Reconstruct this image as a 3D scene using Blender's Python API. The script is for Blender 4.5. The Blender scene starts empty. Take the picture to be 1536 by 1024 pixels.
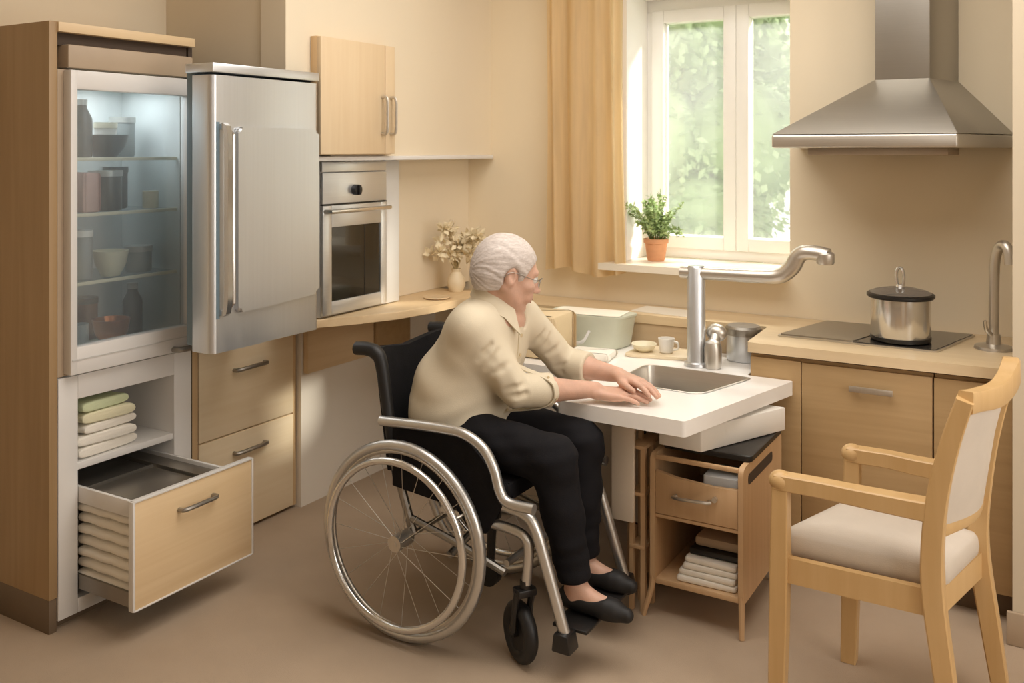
import bpy, bmesh, math, random
import numpy as np
from mathutils import Vector, Matrix
C = bpy.context.scene.collection
SC = bpy.context.scene
random.seed(7)
RNG = np.random.default_rng(5)
PI = math.pi

# ------------------------------------------------------------------ materials
def lin(c):
    c = c / 255.0
    return c / 12.92 if c <= 0.04045 else ((c + 0.055) / 1.055) ** 2.4
def col(r, g, b): return (lin(r), lin(g), lin(b), 1.0)
def mul(c, k): return (min(1, c[0]*k), min(1, c[1]*k), min(1, c[2]*k), 1.0)
MATS = {}
def newmat(name):
    m = bpy.data.materials.new(name); m.use_nodes = True
    nt = m.node_tree; b = nt.nodes['Principled BSDF']
    return m, nt, b
def N(nt, kind, **kw):
    n = nt.nodes.new(kind)
    for k, v in kw.items(): setattr(n, k, v)
    return n
def coords(nt, scale=(1, 1, 1), rot=(0, 0, 0)):
    tc = N(nt, 'ShaderNodeTexCoord'); mp = N(nt, 'ShaderNodeMapping')
    mp.inputs['Scale'].default_value = scale; mp.inputs['Rotation'].default_value = rot
    nt.links.new(tc.outputs['Object'], mp.inputs['Vector'])
    return mp.outputs['Vector']
def ramp(nt, fac, stops):
    r = N(nt, 'ShaderNodeValToRGB')
    e = r.color_ramp.elements
    while len(e) < len(stops): e.new(0.5)
    for i, (p, c) in enumerate(stops): e[i].position = p; e[i].color = c
    nt.links.new(fac, r.inputs['Fac']); return r.outputs['Color']
def noise(nt, vec, scale, detail=4, rough=0.55, dist=0.0):
    n = N(nt, 'ShaderNodeTexNoise'); n.inputs['Scale'].default_value = scale
    n.inputs['Detail'].default_value = detail; n.inputs['Roughness'].default_value = rough
    n.inputs['Distortion'].default_value = dist
    nt.links.new(vec, n.inputs['Vector']); return n.outputs['Fac']
def bump(nt, b, h, strength=0.2, dist=0.01):
    n = N(nt, 'ShaderNodeBump'); n.inputs['Strength'].default_value = strength; n.inputs['Distance'].default_value = dist
    nt.links.new(h, n.inputs['Height']); nt.links.new(n.outputs['Normal'], b.inputs['Normal'])
def plain(name, c, rough=0.5, metal=0.0, var=0.06, scale=(6, 6, 6), bs=0.0, bscale=150, coat=0.0, sss=0.0, spec=0.5):
    m, nt, b = newmat(name)
    v = coords(nt, scale)
    f = noise(nt, v, 1.0, 4)
    o = ramp(nt, f, [(0.3, mul(c, 1 - var)), (0.7, mul(c, 1 + var))])
    nt.links.new(o, b.inputs['Base Color'])
    b.inputs['Roughness'].default_value = rough; b.inputs['Metallic'].default_value = metal
    b.inputs['Specular IOR Level'].default_value = spec
    if coat: b.inputs['Coat Weight'].default_value = coat
    if sss:
        b.inputs['Subsurface Weight'].default_value = sss
        b.inputs['Subsurface Radius'].default_value = (0.02, 0.008, 0.005); b.inputs['Subsurface Scale'].default_value = 0.5
    if bs: bump(nt, b, noise(nt, coords(nt), bscale, 3), bs, 0.004)
    MATS[name] = m; return m
def wood(name, c1, c2, rough=0.45, axis=2, grain=26):
    m, nt, b = newmat(name)
    s = [grain, grain, grain]; s[axis] = 1.2
    v = coords(nt, tuple(s))
    f = noise(nt, v, 1.0, 6, 0.6, 0.6)
    f2 = noise(nt, coords(nt, (1.7, 1.7, 1.7)), 1.0, 2)
    mx = N(nt, 'ShaderNodeMath', operation='ADD'); nt.links.new(f, mx.inputs[0])
    m2 = N(nt, 'ShaderNodeMath', operation='MULTIPLY'); nt.links.new(f2, m2.inputs[0]); m2.inputs[1].default_value = 0.5
    nt.links.new(m2.outputs[0], mx.inputs[1])
    o = ramp(nt, mx.outputs[0], [(0.45, c2), (1.0, c1)])
    nt.links.new(o, b.inputs['Base Color'])
    b.inputs['Roughness'].default_value = rough
    bump(nt, b, f, 0.05, 0.002)
    MATS[name] = m; return m
def steel(name, c, rough=0.3, axis=2, contrast=0.08, aniso=0.4):
    m, nt, b = newmat(name)
    s = [220, 220, 220]; s[axis] = 2
    f = noise(nt, coords(nt, tuple(s)), 1.0, 2)
    o = ramp(nt, f, [(0.3, mul(c, 1 - contrast)), (0.7, mul(c, 1 + contrast))])
    nt.links.new(o, b.inputs['Base Color'])
    b.inputs['Metallic'].default_value = 0.9
    r = N(nt, 'ShaderNodeMapRange'); r.inputs['To Min'].default_value = rough * 0.85; r.inputs['To Max'].default_value = rough * 1.2
    nt.links.new(f, r.inputs['Value']); nt.links.new(r.outputs[0], b.inputs['Roughness'])
    b.inputs['Anisotropic'].default_value = aniso
    MATS[name] = m; return m
def pane_mat(name, tint, clear=0.9, rough=0.03, milk=0.0, glare='ShaderNodeBsdfDiffuse'):
    m = bpy.data.materials.new(name); m.use_nodes = True; nt = m.node_tree; nt.nodes.clear()
    out = N(nt, 'ShaderNodeOutputMaterial'); t = N(nt, 'ShaderNodeBsdfTransparent'); t.inputs['Color'].default_value = tint
    g = N(nt, 'ShaderNodeBsdfGlossy'); g.inputs['Roughness'].default_value = rough
    d = N(nt, glare); d.inputs['Color'].default_value = tint
    fz = noise(nt, coords(nt, (3, 3, 3)), 1.0, 3)
    mr = N(nt, 'ShaderNodeMapRange'); mr.inputs['To Min'].default_value = milk * 0.5; mr.inputs['To Max'].default_value = milk * 1.5
    nt.links.new(fz, mr.inputs['Value'])
    m0 = N(nt, 'ShaderNodeMixShader'); nt.links.new(mr.outputs[0], m0.inputs[0])
    nt.links.new(t.outputs[0], m0.inputs[1]); nt.links.new(d.outputs[0], m0.inputs[2])
    mx = N(nt, 'ShaderNodeMixShader'); mx.inputs[0].default_value = 1 - clear
    nt.links.new(m0.outputs[0], mx.inputs[1]); nt.links.new(g.outputs[0], mx.inputs[2])
    nt.links.new(mx.outputs[0], out.inputs[0]); MATS[name] = m; return m
def cloth_mat(name, c, trans=0.5, var=0.08, axis_scale=(30, 30, 2)):
    m = bpy.data.materials.new(name); m.use_nodes = True; nt = m.node_tree; nt.nodes.clear()
    out = N(nt, 'ShaderNodeOutputMaterial'); d = N(nt, 'ShaderNodeBsdfDiffuse'); t = N(nt, 'ShaderNodeBsdfTranslucent')
    f = noise(nt, coords(nt, axis_scale), 1.0, 3)
    o = ramp(nt, f, [(0.3, mul(c, 1 - var)), (0.7, mul(c, 1 + var))])
    nt.links.new(o, d.inputs['Color']); nt.links.new(o, t.inputs['Color'])
    mx = N(nt, 'ShaderNodeMixShader'); mx.inputs[0].default_value = trans
    nt.links.new(d.outputs[0], mx.inputs[1]); nt.links.new(t.outputs[0], mx.inputs[2])
    nt.links.new(mx.outputs[0], out.inputs[0]); MATS[name] = m; return m

W1, W2 = col(224, 200, 164), col(210, 182, 142)
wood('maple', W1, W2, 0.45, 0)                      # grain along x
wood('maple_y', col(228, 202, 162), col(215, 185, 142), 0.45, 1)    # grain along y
wood('maple_shaded', col(170, 141, 103), col(153, 124, 86), 0.5, 2)  # tower side panel: maple darkened, its shade is put into the colour
wood('maple_light', col(248, 230, 198), col(238, 216, 178), 0.45, 1)  # drawer fronts: maple lightened to offset the shade under the fridge overhang
wood('maple_v', col(220, 190, 146), col(206, 172, 128), 0.5, 2)
wood('maple_door', col(222, 200, 166), col(212, 186, 150), 0.45, 2)
wood('beech', col(210, 176, 126), col(196, 159, 106), 0.4, 2, 18)
wood('cabinet_wood', col(184, 154, 112), col(166, 136, 94), 0.45, 0)
wood('counter_pale', col(224, 202, 166), col(210, 184, 144), 0.4, 0)
wood('back_wood', col(192, 168, 134), col(178, 152, 116), 0.5, 0)
wood('cart_wood', col(208, 174, 134), col(190, 154, 114), 0.5, 2)
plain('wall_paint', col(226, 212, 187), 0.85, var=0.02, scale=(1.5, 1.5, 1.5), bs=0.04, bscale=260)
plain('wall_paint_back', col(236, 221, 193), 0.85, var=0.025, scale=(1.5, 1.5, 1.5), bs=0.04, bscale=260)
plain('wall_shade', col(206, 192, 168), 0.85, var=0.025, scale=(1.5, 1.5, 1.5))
plain('white_wall', col(240, 232, 218), 0.8, var=0.02, scale=(2, 2, 2))
plain('ceiling_paint', col(240, 232, 220), 0.9, var=0.02, scale=(1, 1, 1))
plain('carpet', col(176, 156, 134), 0.95, var=0.07, scale=(2.5, 2.5, 2.5), bs=0.35, bscale=420, spec=0.15)
plain('window_white', col(245, 243, 238), 0.4, var=0.01)
plain('sill_stone', col(236, 226, 208), 0.35, var=0.05, scale=(3, 20, 20))
plain('plinth', col(110, 92, 72), 0.6, var=0.08)
plain('white_laminate', col(224, 221, 217), 0.35, var=0.015)
plain('worktop_white', col(246, 243, 238), 0.3, var=0.015, coat=0.2)
plain('white_plastic', col(238, 234, 226), 0.45, var=0.02)
plain('grey_white', col(206, 204, 200), 0.4, var=0.03)
plain('taupe', col(178, 158, 134), 0.5, var=0.04)
plain('shadow_gap', col(70, 56, 44), 0.8, var=0.05)
plain('gasket', col(120, 140, 152), 0.5, var=0.04)
plain('fridge_liner', col(212, 216, 214), 0.5, var=0.02)
plain('grey_panel', col(222, 208, 188), 0.6, var=0.03)
plain('black_rubber', col(22, 21, 21), 0.5, var=0.1)
plain('black_plastic', col(28, 26, 25), 0.35, var=0.1)
plain('black_cloth', col(26, 25, 27), 0.85, var=0.18, scale=(25, 25, 25), bs=0.25, bscale=300, spec=0.2)
plain('trouser', col(22, 21, 24), 0.85, var=0.15, scale=(12, 12, 12), bs=0.2, bscale=350, spec=0.2)
plain('shoe_black', col(24, 22, 22), 0.6, var=0.1)
plain('shirt', col(216, 204, 180), 0.8, var=0.04, scale=(10, 10, 10), bs=0.15, bscale=420, spec=0.2)
plain('skin', col(205, 164, 142), 0.5, var=0.09, scale=(28, 28, 28), bs=0.12, bscale=160, sss=0.12)
plain('lip', col(178, 112, 92), 0.45)
plain('eye', col(225, 220, 212), 0.2)
plain('iris', col(70, 70, 66), 0.2)
plain('button', col(196, 176, 140), 0.4)
plain('upholstery', col(206, 196, 183), 0.75, var=0.03, scale=(12, 12, 12), bs=0.15, bscale=350, spec=0.25)
plain('terracotta', col(210, 152, 112), 0.8, var=0.08, scale=(12, 12, 30))
plain('soil', col(60, 44, 32), 0.95, var=0.3, scale=(60, 60, 60))
plain('herb', col(178, 200, 142), 0.6, var=0.35, scale=(22, 22, 22))
plain('stem_green', col(120, 140, 80), 0.7)
plain('dried_flower', col(236, 222, 190), 0.85, var=0.12, scale=(30, 30, 30))
plain('dried_stem', col(190, 168, 120), 0.85, var=0.1)
plain('beige_ceramic', col(226, 208, 176), 0.45, var=0.04)
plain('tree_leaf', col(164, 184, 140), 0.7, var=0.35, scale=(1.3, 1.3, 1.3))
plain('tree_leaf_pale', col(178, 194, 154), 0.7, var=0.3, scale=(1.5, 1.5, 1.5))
plain('bark', col(112, 98, 80), 0.9, var=0.2)
plain('lawn', col(100, 130, 80), 0.9, var=0.2)
plain('towel_white', col(238, 232, 220), 0.95, var=0.03, bs=0.4, bscale=260, spec=0.1)
plain('towel_cream', col(228, 222, 190), 0.95, var=0.04, bs=0.4, bscale=260, spec=0.1)
plain('towel_green', col(206, 214, 176), 0.95, var=0.04, bs=0.4, bscale=260, spec=0.1)
plain('paper', col(238, 230, 214), 0.8, var=0.02)
plain('tub_plastic', col(204, 206, 188), 0.35, var=0.06)
plain('beige_box', col(214, 192, 154), 0.6, var=0.04)
plain('oven_glass', col(30, 30, 27), 0.12, var=0.1, coat=0.5)
plain('hob_glass', col(52, 48, 44), 0.15, var=0.05, coat=0.3)
plain('hob_cover', col(150, 140, 124), 0.3, metal=0.5, var=0.04)
plain('copper', col(206, 128, 84), 0.3, metal=0.9, var=0.08)
plain('dark_jar', col(72, 74, 68), 0.3, var=0.2)
plain('grey_jar', col(150, 156, 154), 0.35, var=0.1)
plain('cream_jar', col(232, 224, 198), 0.4, var=0.05)
plain('pink_pack', col(206, 166, 156), 0.6, var=0.15, scale=(14, 14, 14))
plain('brown_jar', col(124, 84, 62), 0.4, var=0.15)
plain('lid_grey', col(186, 186, 180), 0.35, metal=0.4)
steel('steel', col(216, 219, 222), 0.36, 2, 0.02, 0.0)
steel('steel_y', col(222, 226, 231), 0.36, 1, 0.02, 0.0)
steel('steel_x', col(206, 200, 190), 0.34, 0, 0.03, 0.0)
steel('hood_steel', col(178, 174, 166), 0.36, 0, 0.025, 0.0)
steel('chrome', col(216, 215, 212), 0.18, 2, 0.02, 0.0)
steel('wheel_metal', col(206, 205, 202), 0.32, 2, 0.02, 0.0)
steel('satin', col(206, 200, 190), 0.35, 2, 0.03, 0.0)
steel('tray_steel', col(160, 155, 147), 0.36, 1, 0.03, 0.0)
pane_mat('hazy_pane', (0.99, 0.99, 0.97, 1), 0.95, 0.02, 0.08, 'ShaderNodeBsdfTranslucent')  # translucent milk in the window glass imitates haze and glare
pane_mat('fridge_glass', (0.90, 0.94, 0.96, 1), 0.88, 0.12, 0.07)
pane_mat('shelf_glass', (0.94, 0.96, 0.96, 1), 0.94, 0.05, 0.05)
pane_mat('spectacle_lens', (0.97, 0.97, 0.97, 1), 0.9, 0.02, 0.0)
pane_mat('lid_glass', (0.5, 0.45, 0.4, 1), 0.7, 0.05, 0.3)
cloth_mat('curtain_cloth', col(236, 216, 178), 0.6)
m, nt, b = newmat('hair')
f = noise(nt, coords(nt, (60, 60, 220), (0.5, 0.4, 0.3)), 1.0, 5, 0.6, 0.8)
nt.links.new(ramp(nt, f, [(0.3, col(184, 172, 164)), (0.7, col(216, 206, 199))]), b.inputs['Base Color'])
b.inputs['Roughness'].default_value = 0.6; bump(nt, b, f, 0.25, 0.003); MATS['hair'] = m

# ------------------------------------------------------------------ mesh builder
ORI = {}
class MB:
    def __init__(s): s.bm = bmesh.new()
    def add(s, verts, faces):
        vs = [s.bm.verts.new(v) for v in verts]
        for f in faces:
            try: s.bm.faces.new([vs[i] for i in f])
            except ValueError: pass
        return vs
    def _bev(s, vs, bev, seg=2):
        es = set()
        for v in vs: es.update(v.link_edges)
        bmesh.ops.bevel(s.bm, geom=list(es), offset=bev, segments=seg, affect='EDGES', profile=0.5)
    def hexa(s, b4, t4, bev=0, seg=2):
        vs = s.add(list(b4) + list(t4), [(3, 2, 1, 0), (4, 5, 6, 7), (0, 1, 5, 4), (1, 2, 6, 5), (2, 3, 7, 6), (3, 0, 4, 7)])
        if bev: s._bev(vs, bev, seg)
        return s
    def box(s, x0, x1, y0, y1, z0, z1, bev=0, seg=2):
        return s.hexa([(x0, y0, z0), (x1, y0, z0), (x1, y1, z0), (x0, y1, z0)], [(x0, y0, z1), (x1, y0, z1), (x1, y1, z1), (x0, y1, z1)], bev, seg)
    def prism(s, poly, lo, hi, axis=2, bev=0, seg=2):
        def p(a, b, c): return {2: (a, b, c), 1: (a, c, b), 0: (c, a, b)}[axis]
        n = len(poly)
        vs = s.add([p(a, b, lo) for a, b in poly] + [p(a, b, hi) for a, b in poly],
                   [tuple(range(n))[::-1], tuple(range(n, 2*n))] + [(i, (i+1) % n, n+(i+1) % n, n+i) for i in range(n)])
        if bev: s._bev(vs, bev, seg)
        return s
    def holed(s, outer, inner, z0, z1):
        bm = s.bm; loops = []
        es = []
        for poly in (outer, inner):
            vs = [bm.verts.new((x, y, z1)) for x, y in poly]; loops.append(vs)
            es += [bm.edges.new((vs[i], vs[(i+1) % len(vs)])) for i in range(len(vs))]
        r = bmesh.ops.triangle_fill(bm, use_beauty=True, use_dissolve=False, edges=es)
        fs = [g for g in r['geom'] if isinstance(g, bmesh.types.BMFace)]
        ex = bmesh.ops.extrude_face_region(bm, geom=fs)
        for g in ex['geom']:
            if isinstance(g, bmesh.types.BMVert): g.co.z = z0
        return s
    def loft(s, rings, cap=True, closed=False):
        n = len(rings[0]); m_ = len(rings)
        faces = []
        for i in range(m_ if closed else m_-1):
            for j in range(n):
                a = i*n+j; b_ = i*n+(j+1) % n; i2 = (i+1) % m_
                faces.append((a, b_, i2*n+(j+1) % n, i2*n+j))
        if cap and not closed:
            faces += [tuple(range(n))[::-1], tuple(range((m_-1)*n, m_*n))]
        s.add([v for r in rings for v in r], faces); return s
    def tube(s, pts, r, n=12, sub=6, prof=None, closed=False, up=None):
        P = [Vector(p) for p in pts]; R = list(r) if isinstance(r, (list, tuple)) else [r]*len(P)
        if sub > 1 and len(P) > 2: P, R = crom(P, R, sub, closed)
        T = []
        for i in range(len(P)):
            if closed: T.append((P[(i+1) % len(P)]-P[i-1]).normalized())
            else: T.append((P[min(i+1, len(P)-1)]-P[max(i-1, 0)]).normalized())
        u = Vector(up) if up else (Vector((0, 0, 1)) if abs(T[0].z) < 0.9 else Vector((1, 0, 0)))
        rings = []
        for i in range(len(P)):
            if up: u = Vector(up)
            u = (u - T[i]*u.dot(T[i])).normalized(); w = T[i].cross(u)
            if prof: rings.append([P[i] + (w*a + u*b_)*R[i] for a, b_ in prof])
            else: rings.append([P[i] + (w*math.cos(2*PI*k/n) + u*math.sin(2*PI*k/n))*R[i] for k in range(n)])
        return s.loft(rings, True, closed)
    def lathe(s, prof, c, n=28, sx=1, sy=1, rot=None):
        c = Vector(c); rings = []
        for r, z in prof:
            ring = []
            for k in range(n):
                v = Vector((max(r, 1e-4)*sx*math.cos(2*PI*k/n), max(r, 1e-4)*sy*math.sin(2*PI*k/n), z))
                ring.append(c + (rot @ v if rot else v))
            rings.append(ring)
        return s.loft(rings)
    def disc(s, c, r, axis, t, n=20):
        a = Vector(axis).normalized(); return s.tube([Vector(c)-a*t/2, Vector(c)+a*t/2], r, n, 1)
    def ell(s, c, r, rot=None, n=16):
        prof = [(math.sin(PI*i/n), -math.cos(PI*i/n)) for i in range(n+1)]
        c = Vector(c); rings = []
        for a, z in prof:
            ring = []
            for k in range(n*2):
                v = Vector((r[0]*max(a, 1e-3)*math.cos(PI*k/n), r[1]*max(a, 1e-3)*math.sin(PI*k/n), r[2]*z))
                ring.append(c + (rot @ v if rot else v))
            rings.append(ring)
        return s.loft(rings)
    def leaf(s, c, d, nrm, l, w):
        d = Vector(d).normalized(); sd = d.cross(Vector(nrm)).normalized(); c = Vector(c); up = sd.cross(d)
        s.add([c, c+d*l*0.45+sd*w/2+up*l*0.06, c+d*l, c+d*l*0.45-sd*w/2+up*l*0.06], [(0, 1, 2, 3)]); return s
    def build(s, name, mat, parent=None, angle=35):
        bmesh.ops.recalc_face_normals(s.bm, faces=s.bm.faces)
        me = bpy.data.meshes.new(name)
        if parent is not None: o0 = ORI[parent.name]
        else:
            xs = [v.co for v in s.bm.verts]
            o0 = Vector((sum(v.x for v in xs)/len(xs), sum(v.y for v in xs)/len(xs), min(v.z for v in xs)))
        bmesh.ops.translate(s.bm, verts=s.bm.verts, vec=-o0)
        s.bm.to_mesh(me); s.bm.free()
        return link(name, me, mat, parent, o0, angle)
def link(name, me, mat, parent, o0, angle=35):
    me.materials.append(MATS[mat])
    if angle is not None:
        me.polygons.foreach_set('use_smooth', [True]*len(me.polygons)); me.set_sharp_from_angle(angle=math.radians(angle))
    o = bpy.data.objects.new(name, me); C.objects.link(o)
    if parent is not None: o.parent = parent
    else: o.location = o0
    ORI[o.name] = o0.copy(); return o
def crom(P, R, sub, closed=False):
    n = len(P); outP, outR = [], []
    def g(i): return P[i % n] if closed else (P[i] if 0 <= i < n else (P[0]*2-P[1] if i < 0 else P[-1]*2-P[-2]))
    for i in range(n if closed else n-1):
        p0, p1, p2, p3 = g(i-1), g(i), g(i+1), g(i+2)
        for k in range(sub):
            t = k/sub
            outP.append(0.5*((2*p1) + (p2-p0)*t + (2*p0-5*p1+4*p2-p3)*t*t + (3*p1-p0-3*p2+p3)*t**3))
            outR.append(R[i]*(1-t)+R[(i+1) % n]*t)
    if not closed: outP.append(P[-1]); outR.append(R[-1])
    return outP, outR
def roundpoly(poly, r, seg=4):
    out = []; n = len(poly)
    for i in range(n):
        p = Vector(poly[i]); a = Vector(poly[i-1]); b_ = Vector(poly[(i+1) % n])
        da = (a-p); db = (b_-p); rr = min(r, da.length*0.45, db.length*0.45)
        pa = p+da.normalized()*rr; pb = p+db.normalized()*rr
        for k in range(seg+1):
            t = k/seg; out.append(tuple(pa*(1-t)**2 + p*2*t*(1-t) + pb*t*t))
    return out
def thing(name, label, cat, loc, group=None):
    o = bpy.data.objects.new(name, None); C.objects.link(o); o.location = loc; o.empty_display_size = 0.05
    o['label'] = label; o['category'] = cat
    if group: o['group'] = group
    ORI[o.name] = Vector(loc); return o
def tag(o, label, cat, group=None, kind=None):
    o['label'] = label; o['category'] = cat
    if group: o['group'] = group
    if kind: o['kind'] = kind
    return o
def struct(o): o['kind'] = 'structure'; return o
def plabel(o, s): o['label'] = s; return o
def copy_tree(o, parent=None):
    c = o.copy(); C.objects.link(c)
    if parent is not None: c.parent = parent
    ORI[c.name] = ORI[o.name].copy()
    for ch in list(o.children): copy_tree(ch, c)
    return c

# ------------------------------------------------------------------ room shell
YB = 3.85
CEIL = 2.62
struct(MB().box(-3.25, 1.6, -1.6, 4.1, -0.1, 0).build('floor', 'carpet', None, None))
struct(MB().box(-3.25, 1.6, -1.6, 4.1, CEIL, CEIL+0.1).build('ceiling', 'ceiling_paint', None, None))
WX0, WX1, WZ0, WZ1 = -1.72, -0.968, 0.955, 2.19     # window opening in the back wall
for args in ((-3.25, WX0, YB, 4.25, 0, CEIL), (WX1, 1.6, YB, 4.0, 0, CEIL), (-.80, 1.6, 4.0, 4.25, 0, CEIL), (WX0, WX1, YB, 4.0, 0, WZ0), (WX0, -.80, 4.0, 4.25, 0, WZ0), (WX0, WX1, YB, 4.0, WZ1, CEIL), (WX0, -.80, 4.0, 4.25, WZ1, CEIL)):
    struct(MB().box(*args).build('wall_back', 'wall_paint_back', None, None))
w = MB()
w.box(-3.25, -3.05, -1.6, YB, 0, CEIL)
struct(w.build('wall_left', 'wall_paint', None, None))
for args in ((-3.05, -2.40, 2.476, 2.70, 1.762, CEIL), (-3.05, -2.40, 2.70, YB, 1.45, CEIL), (-3.05, -2.53, 2.70, YB, 0.835, 1.45), (-3.05, -2.73, 2.892, YB, 0, 0.835), (-2.52, -2.398, 2.462, 2.476, 1.762, CEIL)):
    struct(MB().box(*args).build('wall_left', 'white_wall' if args[5] == .835 else 'wall_paint', None, None))
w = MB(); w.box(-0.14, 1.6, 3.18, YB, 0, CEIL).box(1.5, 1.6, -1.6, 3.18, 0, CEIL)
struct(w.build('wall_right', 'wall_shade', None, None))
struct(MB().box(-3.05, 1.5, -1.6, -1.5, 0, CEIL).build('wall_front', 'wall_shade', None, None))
struct(MB().box(-0.155, 1.5, 3.165, 3.18, 0, 0.10, 0.004).build('baseboard_right', 'taupe', None))
struct(MB().box(-2.53, -2.375, 2.60, 3.835, 1.438, 1.456, 0.004).build('trim_1', 'white_laminate', None))   # ledge under the upper wall

# window: lining, frame, two sashes, panes
WY = 4.13
WXF = -.80     # the frame runs on behind the right reveal
wf = MB()
wf.box(WX0, WX0+0.03, YB+0.005, WY-0.031, WZ0+0.031, WZ1-0.016).box(WX0, WX1, YB+0.005, WY-0.031, WZ1-0.015, WZ1)
wf.box(WX0, WX0+0.06, WY-0.03, WY+0.06, WZ0+0.08, WZ1-0.07).box(WXF-0.05, WXF, WY-0.03, WY+0.06, WZ0+0.08, WZ1-0.07)
wf.box(WX0, WXF, WY-0.03, WY+0.06, WZ1-0.07, WZ1-0.012, 0.006).box(WX0, WXF, WY-0.03, WY+0.06, WZ0+0.03, WZ0+0.08, 0.006)
win = struct(wf.build('window_1', 'window_white', None))
ORI[win.name] = win.location.copy()
XM = -1.265
for (a, b_, nm) in ((WX0+0.055, XM, 'sash'), (XM, WXF-0.045, 'sash')):
    z0, z1, t = WZ0+0.075, WZ1-0.065, 0.058
    q = MB()
    q.box(a, a+t, WY-0.045, WY+0.03, z0, z1, 0.006).box(b_-t, b_, WY-0.045, WY+0.03, z0, z1, 0.006)
    q.box(a+t, b_-t, WY-0.045, WY+0.03, z0, z0+t, 0.005).box(a+t, b_-t, WY-0.045, WY+0.03, z1-t, z1, 0.005)
    sa = q.build(nm, 'window_white', win)
    MB().box(a+t, b_-t, WY-0.008, WY-0.002, z0+t, z1-t).build('pane', 'hazy_pane', sa)
    q = MB(); q.tube([(b_-t-0.004 if a > XM-0.01 else a+t+0.004, WY-0.012, z0+t), (b_-t-0.004 if a > XM-0.01 else a+t+0.004, WY-0.012, z1-t)], 0.004, 6, 1)
    q.build('glazing_bead', 'window_white', sa)
sl = MB(); sl.prism(roundpoly([(WX0-0.055, 3.73), (WX1-0.002, 3.73), (WX1-0.002, 4.10), (WX0+0.002, 4.10), (WX0+0.002, 3.845), (WX0-0.055, 3.845)], 0.004, 2), 0.955, 0.985, 2)
struct(sl.build('trim_2', 'sill_stone', None))      # window sill

# outside: trees and lawn
def tree(name, x, y, h, rad, mat, label, n=5200, ls=0.10):
    t = thing(name, label, 'tree', (x, y, -1.2), 'trees outside the window')
    tr = MB(); tr.tube([(x, y, -1.2), (x+0.05, y, h*0.3), (x-0.04, y+0.05, h*0.8)], [0.14, 0.1, 0.04], 8); tr.build('trunk', 'bark', t)
    f_ = MB()
    blobs = [(x+random.uniform(-.6, .6)*rad, y+random.uniform(-.5, .5)*rad, h*random.uniform(.15, .95), rad*random.uniform(.4, .7)) for _ in range(12)]
    for i in range(n):
        bx, by, bz, br = random.choice(blobs)
        d = Vector((random.gauss(0, 1), random.gauss(0, 1), random.gauss(0, 1))).normalized()
        p = Vector((bx, by, bz)) + d*br*random.uniform(.75, 1.05)
        f_.leaf(p, d+Vector((random.uniform(-1, 1), random.uniform(-1, 1), -0.6)), d+Vector((random.uniform(-.6, .6), random.uniform(-.6, .6), .5)), ls*random.uniform(.7, 1.4), ls*.7)
    for bx, by, bz, br in blobs: f_.ell((bx, by, bz), (br*.8, br*.8, br*.8), None, 14)
    f_.build('crown', mat, t, None)
struct(MB().box(-14, 10, 4.6, 22, -1.3, -1.2).build('ground_outside', 'lawn', None, None))
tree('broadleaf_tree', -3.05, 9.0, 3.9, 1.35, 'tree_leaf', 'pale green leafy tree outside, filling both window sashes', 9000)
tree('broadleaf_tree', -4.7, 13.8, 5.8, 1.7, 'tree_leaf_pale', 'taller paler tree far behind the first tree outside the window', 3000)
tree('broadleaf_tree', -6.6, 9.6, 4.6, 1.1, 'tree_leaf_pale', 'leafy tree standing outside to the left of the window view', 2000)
tree('broadleaf_tree', -.1, 9.6, 4.6, 1.15, 'tree_leaf', 'leafy tree standing outside to the right of the window view', 4000)

# ------------------------------------------------------------------ curtain
cv, cf = [], []
NX, NZ = 90, 40
for i in range(NX+1):
    s = i/NX
    for j in range(NZ+1):
        v = j/NZ
        x = -2.04 + 0.385*s + 0.012*math.sin(9*s+3*v)*(1-v)
        amp = 0.026*(0.6+0.6*(1-v))
        y = 3.755 + amp*math.sin(2*PI*(4.3*s+0.22*math.sin(2.2*s*PI)) + 0.5*math.sin(2*v)) - 0.016*math.sin(4*PI*s+1)
        z = 0.935 + (2.50-0.935)*v + (0.015*math.sin(7*s)*(1-v))
        cv.append((x, y, z))
for i in range(NX):
    for j in range(NZ):
        a = i*(NZ+1)+j; cf.append((a, a+NZ+1, a+NZ+2, a+1))
q = MB(); q.add(cv, cf)
cu = thing('curtain', 'tan full length cloth curtain hanging at the left of the window', 'curtain', (-1.85, 3.76, 0.93))
q.build('curtain_cloth', 'curtain_cloth', cu, 60)
q = MB(); q.tube([(-2.15, 3.76, 2.51), (-0.80, 3.76, 2.51)], 0.014, 12, 1); q.ell((-2.16, 3.76, 2.51), (0.025, 0.025, 0.025)); q.ell((-0.79, 3.76, 2.51), (0.025, 0.025, 0.025))
for bx in (-2.10, -0.84): q.box(bx-0.01, bx+0.01, 3.76, 3.852, 2.50, 2.52)
q.build('curtain_rod', 'satin', cu)

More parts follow.
